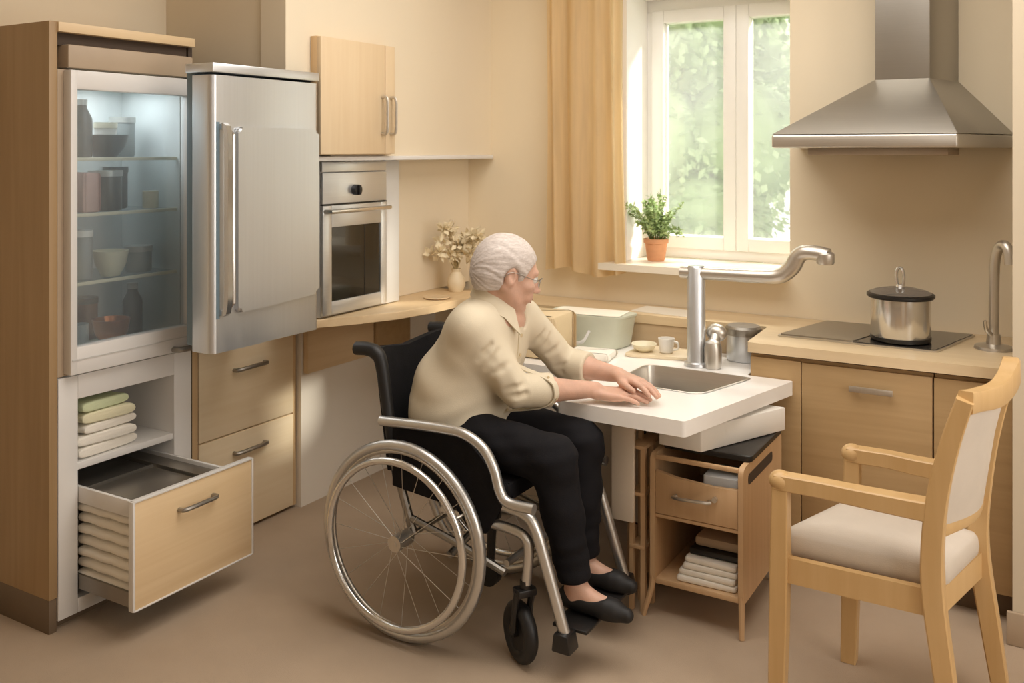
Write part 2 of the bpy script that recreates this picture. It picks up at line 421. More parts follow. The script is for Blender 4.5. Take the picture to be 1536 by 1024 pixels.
# ------------------------------------------------------------------ plant on the sill
px, py = -1.58, 3.93
pl = thing('potted_herb', 'bushy green herb in a small terracotta pot on the window sill', 'plant', (px, py, 0.985))
MB().lathe([(0.0, 0.0), (0.036, 0.0), (0.040, 0.01), (0.050, 0.078), (0.055, 0.080), (0.056, 0.098), (0.050, 0.100), (0.047, 0.085), (0.0, 0.083)], (px, py, 0.985)).build('pot', 'terracotta', pl)
MB().lathe([(0.0, 0.0), (0.046, 0.0), (0.03, 0.006), (0.0, 0.008)], (px, py, 1.069)).build('soil', 'soil', pl)
st, lf = MB(), MB()
for i in range(46):
    a = random.uniform(0, 2*PI); sp = random.uniform(0.02, 0.125)*(1 if random.random() < .8 else 1.1); hh = random.uniform(0.06, 0.215)-sp*0.35
    base = Vector((px+0.02*math.cos(a), py+0.02*math.sin(a), 1.07)); tip = Vector((px+sp*math.cos(a), min(py+sp*math.sin(a), 4.05), 1.075+hh))
    mid = (base+tip)/2+Vector((0, 0, 0.025))
    pts, _ = crom([base, mid, tip], [1, 1, 1], 6)
    st.tube(pts, 0.0016, 5, 1)
    for k in range(3, len(pts)):
        for _ in range(4):
            d = Vector((random.gauss(0, 1), random.gauss(0, 1), random.gauss(.2, .7)))
            lf.leaf(pts[k], d, (random.gauss(0, .5), random.gauss(0, .5), 1), random.uniform(.014, .030), random.uniform(.008, .015))
st.build('stems', 'stem_green', pl); lf.build('leaves', 'herb', pl, None)

# ------------------------------------------------------------------ range hood
hd = thing('range_hood', 'stainless steel pyramid extractor hood with tall chimney on the back wall', 'extractor hood', (-0.5, YB, 1.45))
fl, fr, bl, br = (-0.908, 3.35), (-0.303, 3.35), (-0.93, 3.846), (-0.16, 3.846)
cfl, cfr, cbl, cbr = (-0.60, 3.60), (-0.4156, 3.60), (-0.62, 3.846), (-0.346, 3.846)
z3 = lambda p, z: (p[0], p[1], z)
q = MB(); q.hexa([z3(fl, 1.535), z3(fr, 1.535), z3(br, 1.535), z3(bl, 1.535)], [z3(cfl, 1.735), z3(cfr, 1.735), z3(cbr, 1.735), z3(cbl, 1.735)], 0.003); q.build('canopy', 'hood_steel', hd)
q = MB(); q.hexa([z3(fl, 1.487), z3(fr, 1.487), z3(br, 1.487), z3(bl, 1.487)], [z3(fl, 1.535), z3(fr, 1.535), z3(br, 1.535), z3(bl, 1.535)], 0.008, 3); q.build('lip', 'steel_x', hd)
q = MB(); q.hexa([z3(cfl, 1.73), z3(cfr, 1.73), z3(cbr, 1.73), z3(cbl, 1.73)], [z3(cfl, CEIL-.002), z3(cfr, CEIL-.002), z3(cbr, CEIL-.002), z3(cbl, CEIL-.002)], 0.003); q.build('chimney', 'hood_steel', hd)
q = MB(); q.box(-0.80, -0.34, 3.43, 3.80, 1.462, 1.488, 0.004); q.build('filter', 'taupe', hd)

# ------------------------------------------------------------------ right run: base cabinets, countertop, hob, pot, tap
bc = thing('base_cabinet', 'maple base cabinet with bar handle under the hob', 'cabinet', (-0.67, 3.6, 0))
q = MB(); q.box(-0.97, -0.372, 3.315, 3.845, 0.09, 0.755); q.build('carcass', 'cabinet_wood', bc)
MB().box(-0.95, -0.372, 3.36, 3.84, 0, 0.09).build('plinth', 'plinth', bc)
MB().box(-0.968, -0.792, 3.297, 3.315, 0.09, 0.748, 0.002).build('end_panel', 'cabinet_wood', bc)
dr = MB().box(-0.789, -0.374, 3.297, 3.315, 0.09, 0.745, 0.002).build('door', 'cabinet_wood', bc)
q = MB(); q.box(-0.628, -0.49, 3.268, 3.275, 0.672, 0.692, 0.002); q.box(-0.62, -0.61, 3.274, 3.298, 0.678, 0.686); q.box(-0.51, -0.50, 3.274, 3.298, 0.678, 0.686); q.build('handle', 'satin', dr)
bc2 = thing('base_cabinet', 'narrow maple base cabinet behind the armchair, beside the wall corner', 'cabinet', (-0.26, 3.6, 0))
MB().box(-0.368, -0.145, 3.315, 3.845, 0.09, 0.755).build('carcass', 'cabinet_wood', bc2)
MB().box(-0.372, -0.145, 3.36, 3.84, 0, 0.09).build('plinth', 'plinth', bc2)
MB().box(-0.369, -0.145, 3.297, 3.315, 0.09, 0.745, 0.002).build('door', 'cabinet_wood', bc2)
q = MB(); q.prism(roundpoly([(-0.975, 3.28), (-0.145, 3.28), (-0.145, 3.846), (-2.52, 3.846), (-2.52, 3.60), (-0.99, 3.60)], 0.01, 2), 0.765, 0.80, 2)
tag(q.build('countertop', 'counter_pale', None), 'pale wooden countertop along the back wall carrying the hob', 'countertop')
MB_ = MB().box(-2.0, -0.975, 3.605, 3.64, 0.0, 0.764, 0.002)
tag(MB_.build('back_panel', 'back_wood', None), 'wooden panel under the back ledge, behind the sink', 'panel')
hb = thing('hob', 'flat hob set in the wooden countertop under the hood', 'hob', (-0.6, 3.62, 0.80))
MB().prism(roundpoly([(-0.91, 3.43), (-0.375, 3.43), (-0.285, 3.80), (-0.815, 3.80)], 0.012), 0.8005, 0.806, 2, 0).build('frame', 'steel_x', hb)
MB().prism(roundpoly([(-0.90, 3.437), (-0.645, 3.437), (-0.555, 3.793), (-0.81, 3.793)], 0.008), 0.806, 0.811, 2, 0).build('cover_plate', 'hob_cover', hb)
MB().prism(roundpoly([(-0.64, 3.437), (-0.382, 3.437), (-0.293, 3.793), (-0.55, 3.793)], 0.008), 0.806, 0.8085, 2, 0).build('glass_plate', 'hob_glass', hb)
pc = (-0.505, 3.545, 0.8095)
pot = thing('stock_pot', 'shiny steel cooking pot with black rimmed lid standing on the hob', 'pot', pc)
MB().lathe([(0, 0.012), (0.097, 0.012), (0.099, 0.02), (0.099, 0.150), (0.0, 0.150)], pc, 48).build('body', 'chrome', pot)
MB().lathe([(0, 0), (0.094, 0), (0.1005, 0.004), (0.1005, 0.016), (0.0, 0.016)], pc, 48).build('base_ring', 'black_plastic', pot)
ld = MB().lathe([(0, 0.150), (0.108, 0.150), (0.1125, 0.155), (0.1125, 0.163), (0.106, 0.167), (0.0, 0.167)], pc, 48).build('lid', 'black_plastic', pot)
MB().lathe([(0.104, 0.166), (0.09, 0.174), (0.05, 0.183), (0.02, 0.187), (0, 0.188)], pc, 40).build('lid_dome', 'lid_glass', ld)
q = MB(); X, Y, Z = pc
q.lathe([(0, 0.185), (0.017, 0.185), (0.013, 0.196), (0, 0.197)], pc, 20)
q.tube([(X-0.010, Y, Z+0.193), (X-0.014, Y, Z+0.225), (X-0.011, Y, Z+0.247), (X-0.002, Y, Z+0.254), (X+0.007, Y, Z+0.246), (X+0.011, Y, Z+0.222), (X+0.009, Y, Z+0.193)], 0.0055, 10)
q.build('knob', 'chrome', ld)
tp = thing('gooseneck_tap', 'curved steel gooseneck tap on the countertop against the wall corner', 'tap', (-0.205, 3.60, 0.80))
MB().lathe([(0, 0.0005), (0.062, 0.0005), (0.060, 0.010), (0.024, 0.018), (0.02, 0.05), (0, 0.05)], (-0.215, 3.60, 0.80), 28).build('base', 'satin', tp)
q = MB(); q.tube([(-0.215, 3.60, 0.83), (-0.214, 3.60, 1.0), (-0.211, 3.595, 1.09), (-0.200, 3.58, 1.145), (-0.182, 3.56, 1.160), (-0.168, 3.545, 1.143), (-0.163, 3.54, 1.095)], 0.0165, 14); q.build('spout', 'satin', tp)
q = MB(); q.tube([(-0.222, 3.585, 0.85), (-0.235, 3.56, 0.87), (-0.238, 3.55, 0.90)], [0.008, 0.007, 0.006], 8); q.build('lever', 'satin', tp)

# ------------------------------------------------------------------ sink worktop
wt = thing('sink_worktop', 'white height adjustable worktop with inset sink, front corner free', 'worktop', (-1.2, 3.1, 0.63))
outer = roundpoly([(-0.969, 2.634), (-0.815, 3.29), (-0.978, 3.292), (-0.978, 3.598), (-1.98, 3.598), (-1.98, 3.05), (-1.42, 3.05), (-1.405, 2.655)], 0.012, 3)
inner = roundpoly([(-0.95, 3.255), (-1.035, 2.95), (-1.345, 2.965), (-1.345, 3.262)], 0.045, 5)
q = MB(); q.holed(outer, inner, 0.632, 0.68); top = q.build('worktop_slab', 'worktop_white', wt)
q = MB(); cx, cy = -1.17, 3.10
rings = []
for sc, z in ((1.045, 0.6815), (1.0, 0.683), (0.985, 0.676), (0.955, 0.60), (0.90, 0.545), (0.80, 0.535), (0.2, 0.530), (0.02, 0.530)):
    rings.append([(cx+(x-cx)*sc, cy+(y-cy)*sc, z) for x, y in inner])
q.loft(rings, cap=False); bas = q.build('sink_basin', 'steel_x', wt, 50)
MB().lathe([(0, 0.531), (0.032, 0.531), (0.028, 0.535), (0.0, 0.533)], (cx+0.02, cy+0.03, 0)).build('drain', 'chrome', bas)
MB().box(-1.76, -1.25, 2.95, 2.968, 0.215, 0.632, 0.003).build('modesty_panel', 'grey_panel', wt)
MB().box(-1.266, -1.19, 2.766, 2.782, 0.29, 0.632, 0.003).build('modesty_panel', 'grey_panel', wt)
MB().box(-1.96, -1.93, 3.10, 3.56, 0.0, 0.632, 0.003).build('support_panel', 'grey_panel', wt)
MB().box(-1.30, -1.262, 2.97, 3.40, 0.0, 0.20, 0.003).build('foot_rail', 'cart_wood', wt)
MB().box(-1.31, -1.265, 2.97, 3.06, 0.20, 0.632, 0.003).build('support_post', 'shadow_gap', wt)
fa = thing('mixer_tap', 'big steel column mixer tap with long swivel arm behind the sink', 'tap', (-1.17, 3.345, 0.68))
q = MB(); q.lathe([(0, 0.001), (0.046, 0.001), (0.044, 0.012), (0.036, 0.016), (0.034, 0.03), (0.033, 0.362), (0.028, 0.37), (0, 0.371)], (-1.185, 3.345, 0.68), 28); q.build('column', 'steel', fa)
q = MB(); q.tube([(-1.245, 3.345, 1.022), (-1.1, 3.345, 1.024), (-0.94, 3.345, 1.027), (-0.875, 3.345, 1.034), (-0.835, 3.345, 1.065), (-0.812, 3.342, 1.105), (-0.785, 3.335, 1.122), (-0.74, 3.33, 1.122), (-0.705, 3.325, 1.116)], [.024, .025, .027, .029, .031, .030, .028, .027, .027], 16, 6, prof=[(math.cos(a)*1.0, math.sin(a)*0.95) for a in [2*PI*k/18 for k in range(18)]])
q.build('swivel_arm', 'steel_x', fa)
q = MB(); q.lathe([(0, -0.022), (0.026, -0.022), (0.030, -0.016), (0.030, 0.014), (0.024, 0.02), (0, 0.02)], (-0.715, 3.325, 1.108), 24); q.build('spray_head', 'satin', fa)
q = MB(); q.lathe([(0, 0.001), (0.030, 0.001), (0.032, 0.02), (0.032, 0.075), (0.026, 0.095), (0.012, 0.105), (0, 0.106)], (-1.118, 3.335, 0.68), 24); kb = q.build('control_knob', 'satin', fa)
q = MB(); q.ell((-1.122, 3.385, 0.80), (0.040, 0.032, 0.034)); q.tube([(-1.118, 3.345, 0.76), (-1.12, 3.375, 0.80)], 0.02, 12, 1); q.build('valve_body', 'satin', fa)

# things standing behind the sink
def lathe_thing(name, label, cat, c, parts, group=None, n=28):
    t = thing(name, label, cat, c, group)
    for nm, mat, prof in parts: MB().lathe(prof, c, n).build(nm, mat, t)
    return t
lathe_thing('steel_canister', 'wide brushed steel canister behind the sink by the cabinet end', 'canister', (-1.062, 3.525, 0.681),
            [('body', 'steel', [(0, 0), (0.060, 0), (0.063, 0.005), (0.063, 0.095), (0, 0.095)]), ('lid', 'tray_steel', [(0, .096), (.066, .096), (.068, .102), (.068, .122), (.060, .130), (0, .132)])])
cp = lathe_thing('cup', 'small white cup on the tray behind the sink', 'cup', (-1.34, 3.44, 0.693), [('body', 'white_plastic', [(0, 0), (.022, 0), (.026, .004), (.032, .055), (.029, .055), (.024, .01), (0, .008)])])
q = MB(); q.tube([(-1.31, 3.44, .738), (-1.293, 3.44, .733), (-1.293, 3.44, .712), (-1.314, 3.44, .705)], 0.004, 8); q.build('handle', 'white_plastic', cp)
q = MB(); q.prism(roundpoly([(-1.48, 3.34), (-1.16, 3.41), (-1.16, 3.55), (-1.48, 3.55)], 0.03), 0.681, 0.692, 2, 0.003); tag(q.build('serving_tray', 'beige_ceramic', None), 'flat cream tray with the small cup on it behind the sink', 'tray')
lathe_thing('small_bowl', 'shallow cream bowl on the tray left of the tap', 'bowl', (-1.425, 3.42, 0.693), [('body', 'cream_jar', [(0, 0), (.022, 0), (.04, .012), (.05, .03), (.047, .03), (.036, .014), (0, .006)])])
lathe_thing('small_jar', 'low white jar on the tray beside the tap column', 'jar', (-1.225, 3.48, 0.693), [('body', 'white_plastic', [(0, 0), (.028, 0), (.03, .004), (.03, .035), (0, .035)]), ('lid', 'grey_white', [(0, .036), (.031, .036), (.031, .046), (0, .047)])])
tb = thing('storage_tub', 'translucent green grey plastic tub with papers on top, beside the back wall', 'tub', (-1.60, 3.46, 0.681))
q = MB(); pr = roundpoly([(-1.86, 3.38), (-1.53, 3.42), (-1.51, 3.57), (-1.86, 3.57)], 0.04, 4)
q.loft([[(-1.69+(x+1.69)*s_, 3.475+(y-3.475)*s_, z) for x, y in pr] for s_, z in ((.02, .6815), (.86, .6815), (.9, .69), (1, .80), (1.03, .805), (1.03, .812), (.97, .812), (.02, .811))], cap=False); q.build('body', 'tub_plastic', tb)
q = MB(); q.tube([(-1.79, 3.368, .755), (-1.77, 3.345, .715), (-1.67, 3.355, .712), (-1.645, 3.385, .755)], 0.006, 8); q.build('handle', 'grey_white', tb)
def slabthing(name, label, cat, x, y, z, lx, ly, h, rz, mat, group=None, bev=0.002, wob=0.0):
    ca, sa_ = math.cos(rz), math.sin(rz)
    nx = 8; vs = []
    q = MB()
    P4 = [(x+a*lx/2*ca-b_*ly/2*sa_, y+a*lx/2*sa_+b_*ly/2*ca) for a, b_ in ((-1, -1), (1, -1), (1, 1), (-1, 1))]
    q.prism(roundpoly(P4, min(lx, ly)*0.06, 3), z, z+h, 2, bev)
    return tag(q.build(name, mat, None), label, cat, group)
slabthing('paper_sheet', 'loose white paper lying on the tub lid, nearest the wall', 'paper', -1.69, 3.48, .8135, .30, .15, .002, .1, 'paper', None, 0)
slabthing('paper_sheet', 'loose white paper lying across the wooden back ledge', 'paper', -1.45, 3.72, .8005, .26, .15, .002, -.08, 'paper', None, 0)
slabthing('storage_box', 'rounded beige box on the worktop behind the person', 'box', -1.80, 3.22, .681, .25, .20, .165, .05, 'beige_box', None, .02)
slabthing('folded_cloth', 'white folded cloth on the worktop in front of the tub', 'cloth', -1.575, 3.26, .681, .17, .12, .03, .15, 'towel_white', None, .012)

# ------------------------------------------------------------------ cart, rack, box under the worktop
ct = thing('rolling_cart', 'small light wood trolley cabinet with one drawer under the worktop', 'cart', (-0.99, 3.0, 0))
rp = roundpoly([(2.78, .105), (3.22, .105), (3.22, .52), (2.78, .52)], 0.03, 4)
MB().prism(rp, -1.138, -1.122, 0).build('side_panel', 'cart_wood', ct)
sp_ = MB(); sp_.prism(rp, -0.854, -0.838, 0); spo = sp_.build('side_panel', 'cart_wood', ct)
MB().prism(roundpoly([(2.83, .455), (3.10, .455), (3.10, .488), (2.83, .488)], 0.014, 3), -0.8375, -0.8365, 0).build('grip_slot', 'shadow_gap', spo)
MB().box(-1.122, -0.854, 2.785, 3.21, .108, .125, .002).build('lower_shelf', 'cart_wood', ct)
MB().box(-1.122, -0.854, 3.205, 3.218, .125, .50, .002).build('rear_panel', 'cart_wood', ct)
MB().box(-1.122, -0.854, 2.785, 3.20, .318, .33, .002).build('middle_shelf', 'cart_wood', ct)
MB().box(-1.122, -0.854, 2.782, 2.796, .502, .516, .003).build('top_rail', 'cart_wood', ct)
q = MB(); q.prism([(-1.121, .332), (-0.855, .332), (-0.855, .452), (-0.93, .447), (-1.05, .452), (-1.121, .468)], 2.782, 2.797, 1, .002); dw = q.build('drawer', 'cart_wood', ct)
q = MB(); q.tube([(-1.05, 2.782, .398), (-1.05, 2.762, .398), (-.945, 2.762, .402), (-.945, 2.782, .402)], 0.0055, 8, 3); q.build('handle', 'satin', dw)
q = MB(); q.disc((-.925, 2.776, .412), .008, (0, 1, 0), .014); q.build('lock', 'satin', dw)
for (lx, ly, dx, dy) in ((-1.13, 2.79, -.03, -.01), (-.846, 2.79, .002, -.005), (-1.13, 3.205, -.02, .01), (-.846, 3.205, .01, .01)):
    q = MB(); q.tube([(lx, ly, .14), (lx+dx*.2, ly+dy*.2, .09), (lx+dx, ly+dy, 0.001)], [.010, .0095, .008], 8); q.build('leg', 'cart_wood', ct)
slabthing('grey_box', 'grey box inside the open top of the wooden trolley', 'box', -.93, 2.90, .331, .11, .13, .13, .05, 'grey_white')
for k in range(4):
    slabthing('folded_cloth', ['white folded cloth on the trolley shelf, bottom of the pile', 'white folded cloth on the trolley shelf, second from the bottom', 'white folded cloth on the trolley shelf, third from the bottom', 'white folded cloth topmost of the pile on the trolley shelf'][k],
              'cloth', -.965+.004*k, 2.885+.006*k, .126+k*.0185, .19-.008*k, .17, .018, .03*(-1)**k, 'towel_white', 'cloths on the trolley shelf', .006)
bt = thing('document_case', 'black and grey case lying on the folded cloths in the trolley', 'case', (-.95, 2.93, .2))
MB().box(-1.03, -.865, 2.84, 3.06, .2015, .222, .006).build('base', 'black_plastic', bt); MB().box(-1.02, -.868, 2.86, 3.05, .222, .255, .012).build('cover', 'taupe', bt)
slabthing('flat_tray', 'black flat tray on top of the wooden trolley, beneath the white box', 'tray', -.975, 3.02, .5215, .29, .36, .018, 0, 'black_plastic', None, .004)
q = MB(); q.prism([(-.976, 2.80), (-.812, 3.17), (-1.10, 3.19), (-1.12, 2.81)], .541, .618, 2, .004)
wb = q.build('box_body', 'white_plastic', None); tag(wb, 'white box squeezed between the trolley and the worktop', 'box'); wb.name = 'white_box'
rk = thing('narrow_rack', 'narrow open wooden rack standing left of the trolley', 'rack', (-1.2, 2.95, 0))
for yy in (2.80, 2.87):
    q = MB(); q.tube([(-1.168, yy, 0.001), (-1.168, yy, .53)], .009, 6, 1, prof=[(-.9, -.9), (.9, -.9), (.9, .9), (-.9, .9)]); q.build('upright', 'cart_wood', rk)
    q = MB(); q.tube([(-1.208, yy, 0.001), (-1.206, yy, .60)], .008, 6, 1, prof=[(-.9, -.9), (.9, -.9), (.9, .9), (-.9, .9)]); q.build('upright', 'cart_wood', rk)
for zz in (.20, .37, .52): MB().box(-1.214, -1.16, 2.79, 2.94, zz, zz+.012, .002).build('shelf', 'cart_wood', rk)

# ------------------------------------------------------------------ tall cabinet with glass door fridge
tc = thing('tall_cabinet', 'tall wooden housing at the left edge around the glass door fridge', 'cabinet', (-2.85, 2.0, 0))
MB().box(-3.045, -2.668, 1.735, 1.762, 0.105, 1.875, .001).build('side_panel', 'maple_shaded', tc)
MB().box(-3.045, -2.672, 1.737, 1.762, 0, 0.105, .001).build('plinth', 'plinth', tc)
MB().box(-3.045, -2.662, 1.762, 2.285, 1.845, 1.875, .001).build('top_panel', 'maple_y', tc)
MB().box(-3.04, -2.69, 1.762, 2.27, 1.805, 1.845).build('shadow_gap', 'shadow_gap', tc)
MB().box(-3.04, -2.655, 1.79, 2.27, 1.735, 1.808, .006).build('flap', 'taupe', tc)
MB().box(-3.045, -2.69, 2.278, 2.296, 0, 1.845).build('side_panel', 'shadow_gap', tc)
MB().box(-3.045, -2.70, 1.768, 2.276, 0.0, 0.028).build('bottom_panel', 'plinth', tc)
fg = thing('glass_door_fridge', 'white fridge with a milky glass door in the tall wooden housing', 'fridge', (-2.85, 2.02, 0.78))
q = MB(); q.box(-3.03, -3.015, 1.80, 2.25, .80, 1.725).box(-3.03, -2.70, 1.765, 1.80, .78, 1.73).box(-3.03, -2.70, 2.25, 2.274, .78, 1.73).box(-3.03, -2.70, 1.80, 2.25, .78, .815).box(-3.03, -2.70, 1.80, 2.25, 1.70, 1.73)
q.build('cabinet_liner', 'fridge_liner', fg)
MB().box(-2.70, -2.672, 1.765, 1.80, .78, 1.73).build('stile', 'taupe', fg)
SH = [1.455, 1.275, 1.055]
for z in SH:
    sh_ = MB().box(-3.012, -2.722, 1.802, 2.248, z-.007, z).build('shelf', 'shelf_glass', fg); MB().box(-2.7215, -2.712, 1.802, 2.248, z-.010, z+.001, .001).build('edge_strip', 'cream_jar', sh_)
q = MB(); a0, a1, z0, z1 = 1.785, 2.262, .785, 1.728
q.box(-2.675, -2.635, a0, a0+.024, z0, z1, .004).box(-2.675, -2.635, a1-.03, a1, z0, z1, .004).box(-2.675, -2.635, a0+.02, a1-.026, z1-.06, z1, .004).box(-2.675, -2.635, a0+.02, a1-.026, z0, z0+.085, .004)
dr = q.build('door', 'white_laminate', fg)
MB().box(-2.662, -2.655, a0+.02, a1-.026, z0+.08, z1-.055).build('pane', 'fridge_glass', dr)
q = MB(); q.box(-2.634, -2.632, a0+.004, a1-.004, z0+.045, z0+.048); q.build('rib', 'grey_white', dr)
q = MB(); q.tube([(-2.64, 2.17, .797), (-2.612, 2.175, .797), (-2.606, 2.22, .797), (-2.612, 2.268, .797), (-2.64, 2.272, .797)], 0.010, 8, 3); q.build('handle', 'tray_steel', dr)
# contents
def jar(label, c, r, h, mat, lid=None, name='jar', cat='jar', neck=1.0):
    pr_ = [(0, 0), (r*.92, 0), (r, .006), (r, h*.75), (r*neck, h*.95), (r*neck, h), (0, h)]
    parts = [('body', mat, pr_)]
    if lid: parts.append(('lid', lid, [(0, h+.0005), (r*neck*1.06, h+.0005), (r*neck*1.06, h+.02), (0, h+.021)]))
    return lathe_thing(name, label, cat, c, parts, 'fridge contents', 20)
def bowl(label, c, r, h, mat):
    return lathe_thing('bowl', label, 'bowl', c, [('body', mat, [(0, 0), (r*.5, 0), (r*.85, h*.45), (r, h), (r*.94, h), (r*.78, h*.5), (0, h*.15)])], 'fridge contents', 24)
e = .001
bowl('dark grey bowl holding a white tub on the top fridge shelf', (-2.80, 2.025, SH[0]+e), .075, .075, 'dark_jar')
jar('white tub standing in the dark bowl on the top fridge shelf', (-2.80, 2.025, SH[0]+.013), .036, .085, 'white_plastic', 'cream_jar', 'tub', 'tub')
jar('tall grey bottle at the left of the top fridge shelf', (-2.775, 1.918, SH[0]+e), .033, .17, 'dark_jar', 'lid_grey', 'bottle', 'bottle', .5)
jar('pale grey jar at the right of the top fridge shelf', (-2.88, 2.15, SH[0]+e), .042, .12, 'grey_jar', 'lid_grey')
slabthing('food_packet', 'pink food packet at the left of the second fridge shelf', 'packet', -2.785, 1.925, SH[1]+e, .10, .06, .13, .1, 'pink_pack', 'fridge contents', .008)
jar('wide dark jar in the middle of the second fridge shelf', (-2.80, 2.025, SH[1]+e), .052, .115, 'dark_jar', 'lid_grey')
jar('second dark jar right of the wide one on the second fridge shelf', (-2.87, 2.115, SH[1]+e), .04, .125, 'dark_jar', 'dark_jar')
jar('small cream pot at the right of the second fridge shelf', (-2.78, 2.19, SH[1]+e), .027, .06, 'cream_jar')
jar('blue grey carton like jar at the left of the third fridge shelf', (-2.78, 1.918, SH[2]+e), .036, .14, 'grey_jar', 'white_plastic')
bowl('cream footed bowl in the middle of the third fridge shelf', (-2.78, 2.03, SH[2]+e), .058, .085, 'cream_jar')
jar('low grey jar at the right of the third fridge shelf', (-2.80, 2.155, SH[2]+e), .045, .07, 'grey_jar', 'lid_grey')
jar('brown jar behind the copper bowl on the fridge floor', (-2.945, 2.05, .816), .04, .13, 'brown_jar', 'dark_jar')
jar('clear grey glass at the left front of the fridge floor', (-2.755, 1.895, .816), .03, .10, 'grey_jar')
lathe_thing('plate', 'pale plate under the copper bowl on the fridge floor', 'plate', (-2.79, 2.04, .816), [('body', 'cream_jar', [(0, 0), (.05, 0), (.085, .012), (.083, .015), (.05, .006), (0, .005)])], 'fridge contents')
bowl('copper bowl on the pale plate on the fridge floor', (-2.79, 2.04, .823), .062, .085, 'copper')
jar('dark bottle at the right of the fridge floor', (-2.87, 2.185, .816), .034, .17, 'dark_jar', 'lid_grey', 'bottle', 'bottle', .5)
# lower white cabinet with pulled-out drawer
lc = thing('drawer_unit', 'white open cabinet below the glass door fridge with its drawer pulled out', 'cabinet', (-2.85, 2.02, 0.03))
q = MB(); q.box(-3.03, -2.668, 1.765, 1.832, .03, .775, .002).box(-3.03, -2.668, 2.20, 2.274, .03, .775, .002).box(-3.03, -2.668, 1.832, 2.20, .70, .775, .002).box(-3.03, -2.668, 1.832, 2.20, .03, .075, .002).box(-3.03, -3.01, 1.83, 2.20, .075, .70)
q.build('carcass', 'white_laminate', lc)
MB().box(-3.01, -2.675, 1.832, 2.20, .475, .497, .002).build('shelf', 'white_laminate', lc)
d0 = MB().box(-2.413, -2.397, 1.83, 2.30, .102, .425, .001).build('drawer', 'maple_y', lc)
q = MB(); q.box(-2.415, -2.394, 1.824, 1.832, .10, .428, .001).box(-2.415, -2.394, 2.298, 2.305, .10, .428, .001).box(-2.415, -2.394, 1.83, 2.30, .424, .430, .001).box(-2.415, -2.394, 1.83, 2.30, .098, .103, .001); q.build('edge_band', 'white_laminate', d0)
q = MB(); q.tube([(-2.398, 1.995, .352), (-2.373, 2.0, .354), (-2.366, 2.06, .357), (-2.373, 2.125, .356), (-2.398, 2.13, .355)], .0075, 8, 4); q.build('handle', 'tray_steel', d0)
MB().box(-2.90, -2.413, 1.834, 1.846, .375, .425, .002).build('side_rail', 'white_laminate', d0); MB().box(-2.90, -2.413, 2.185, 2.197, .375, .425, .002).build('side_rail', 'white_laminate', d0)
q = MB(); q.box(-2.90, -2.413, 1.836, 2.195, .105, .118).box(-2.90, -2.413, 1.834, 1.842, .105, .15); q.build('bottom_tray', 'tray_steel', d0)
q = MB(); q.box(-2.90, -2.415, 1.846, 2.185, .405, .412).box(-2.90, -2.413, 2.10, 2.112, .41, .425).box(-2.66, -2.65, 1.846, 2.10, .41, .422).box(-2.64, -2.42, 1.86, 2.09, .412, .418, .003); q.build('top_tray', 'tray_steel', d0)
def towel(label, x, y, z, lx, ly, h, mat, rz=0, sag=0.0, group=None):
    q = MB(); n = 7; rings = []
    prof = []
    for k in range(16):
        a = 2*PI*k/16; cx_, cz = math.cos(a), math.sin(a)
        prof.append((math.copysign(abs(cx_)**0.35, cx_)*ly/2, h/2+math.copysign(abs(cz)**0.6, cz)*h/2))
    for i in range(n+5):
        s = [-1, -.995, -.97][i] if i < 3 else ([.97, .995, 1][i-(n+2)] if i >= n+2 else -0.9+1.8*(i-3)/(n-2))
        k = [.6, .85, .97][i] if i < 3 else ([.97, .85, .6][i-(n+2)] if i >= n+2 else 1.0)
        xx = s*lx/2
        dz = sag*(1-s*s)+.0015*math.sin(9*s)
        rings.append([(x+xx*math.cos(rz)-p*math.sin(rz), y+xx*math.sin(rz)+p*math.cos(rz), z+h/2+(c_-h/2)*k+dz) for p, c_ in prof])
    q.loft(rings); return tag(q.build('folded_towel', mat, None, 70), label, 'towel', group)
zz = .499
for i, (h, mt, lab) in enumerate([(.034, 'towel_white', 'white folded towel at the bottom of the shelf pile above the drawer'), (.034, 'towel_white', 'white folded towel second from the bottom of the shelf pile'), (.030, 'towel_white', 'white folded towel in the middle of the shelf pile'), (.036, 'towel_cream', 'cream folded towel near the top of the shelf pile'), (.032, 'towel_green', 'pale green folded towel on top of the shelf pile')]):
    towel(lab, -2.81+.006*(i % 2), 1.952 + (-.01 if i == 4 else .004*i), zz, .24, .225-.012*i, h, mt, .06*(-1)**i, 0, 'towels on the shelf'); zz += h+.002
zz = .1195
for i, lab in enumerate(['folded white towel at the very bottom of the drawer stack', 'folded white towel second from bottom in the drawer stack', 'folded white towel third from bottom in the drawer stack', 'folded white towel fourth from bottom in the drawer stack', 'folded white towel third from top in the drawer stack', 'folded white towel second from top in the drawer stack', 'folded white towel on top of the drawer stack']):
    h = [.042, .036, .034, .036, .034, .034, .036][i]
    towel(lab, -2.556+.002*(i % 3), 1.970, zz, .272, .255-.004*(i % 2), h, 'towel_white', .012*(-1)**i, 0, 'towels in the pulled-out drawer'); zz += h+.0005

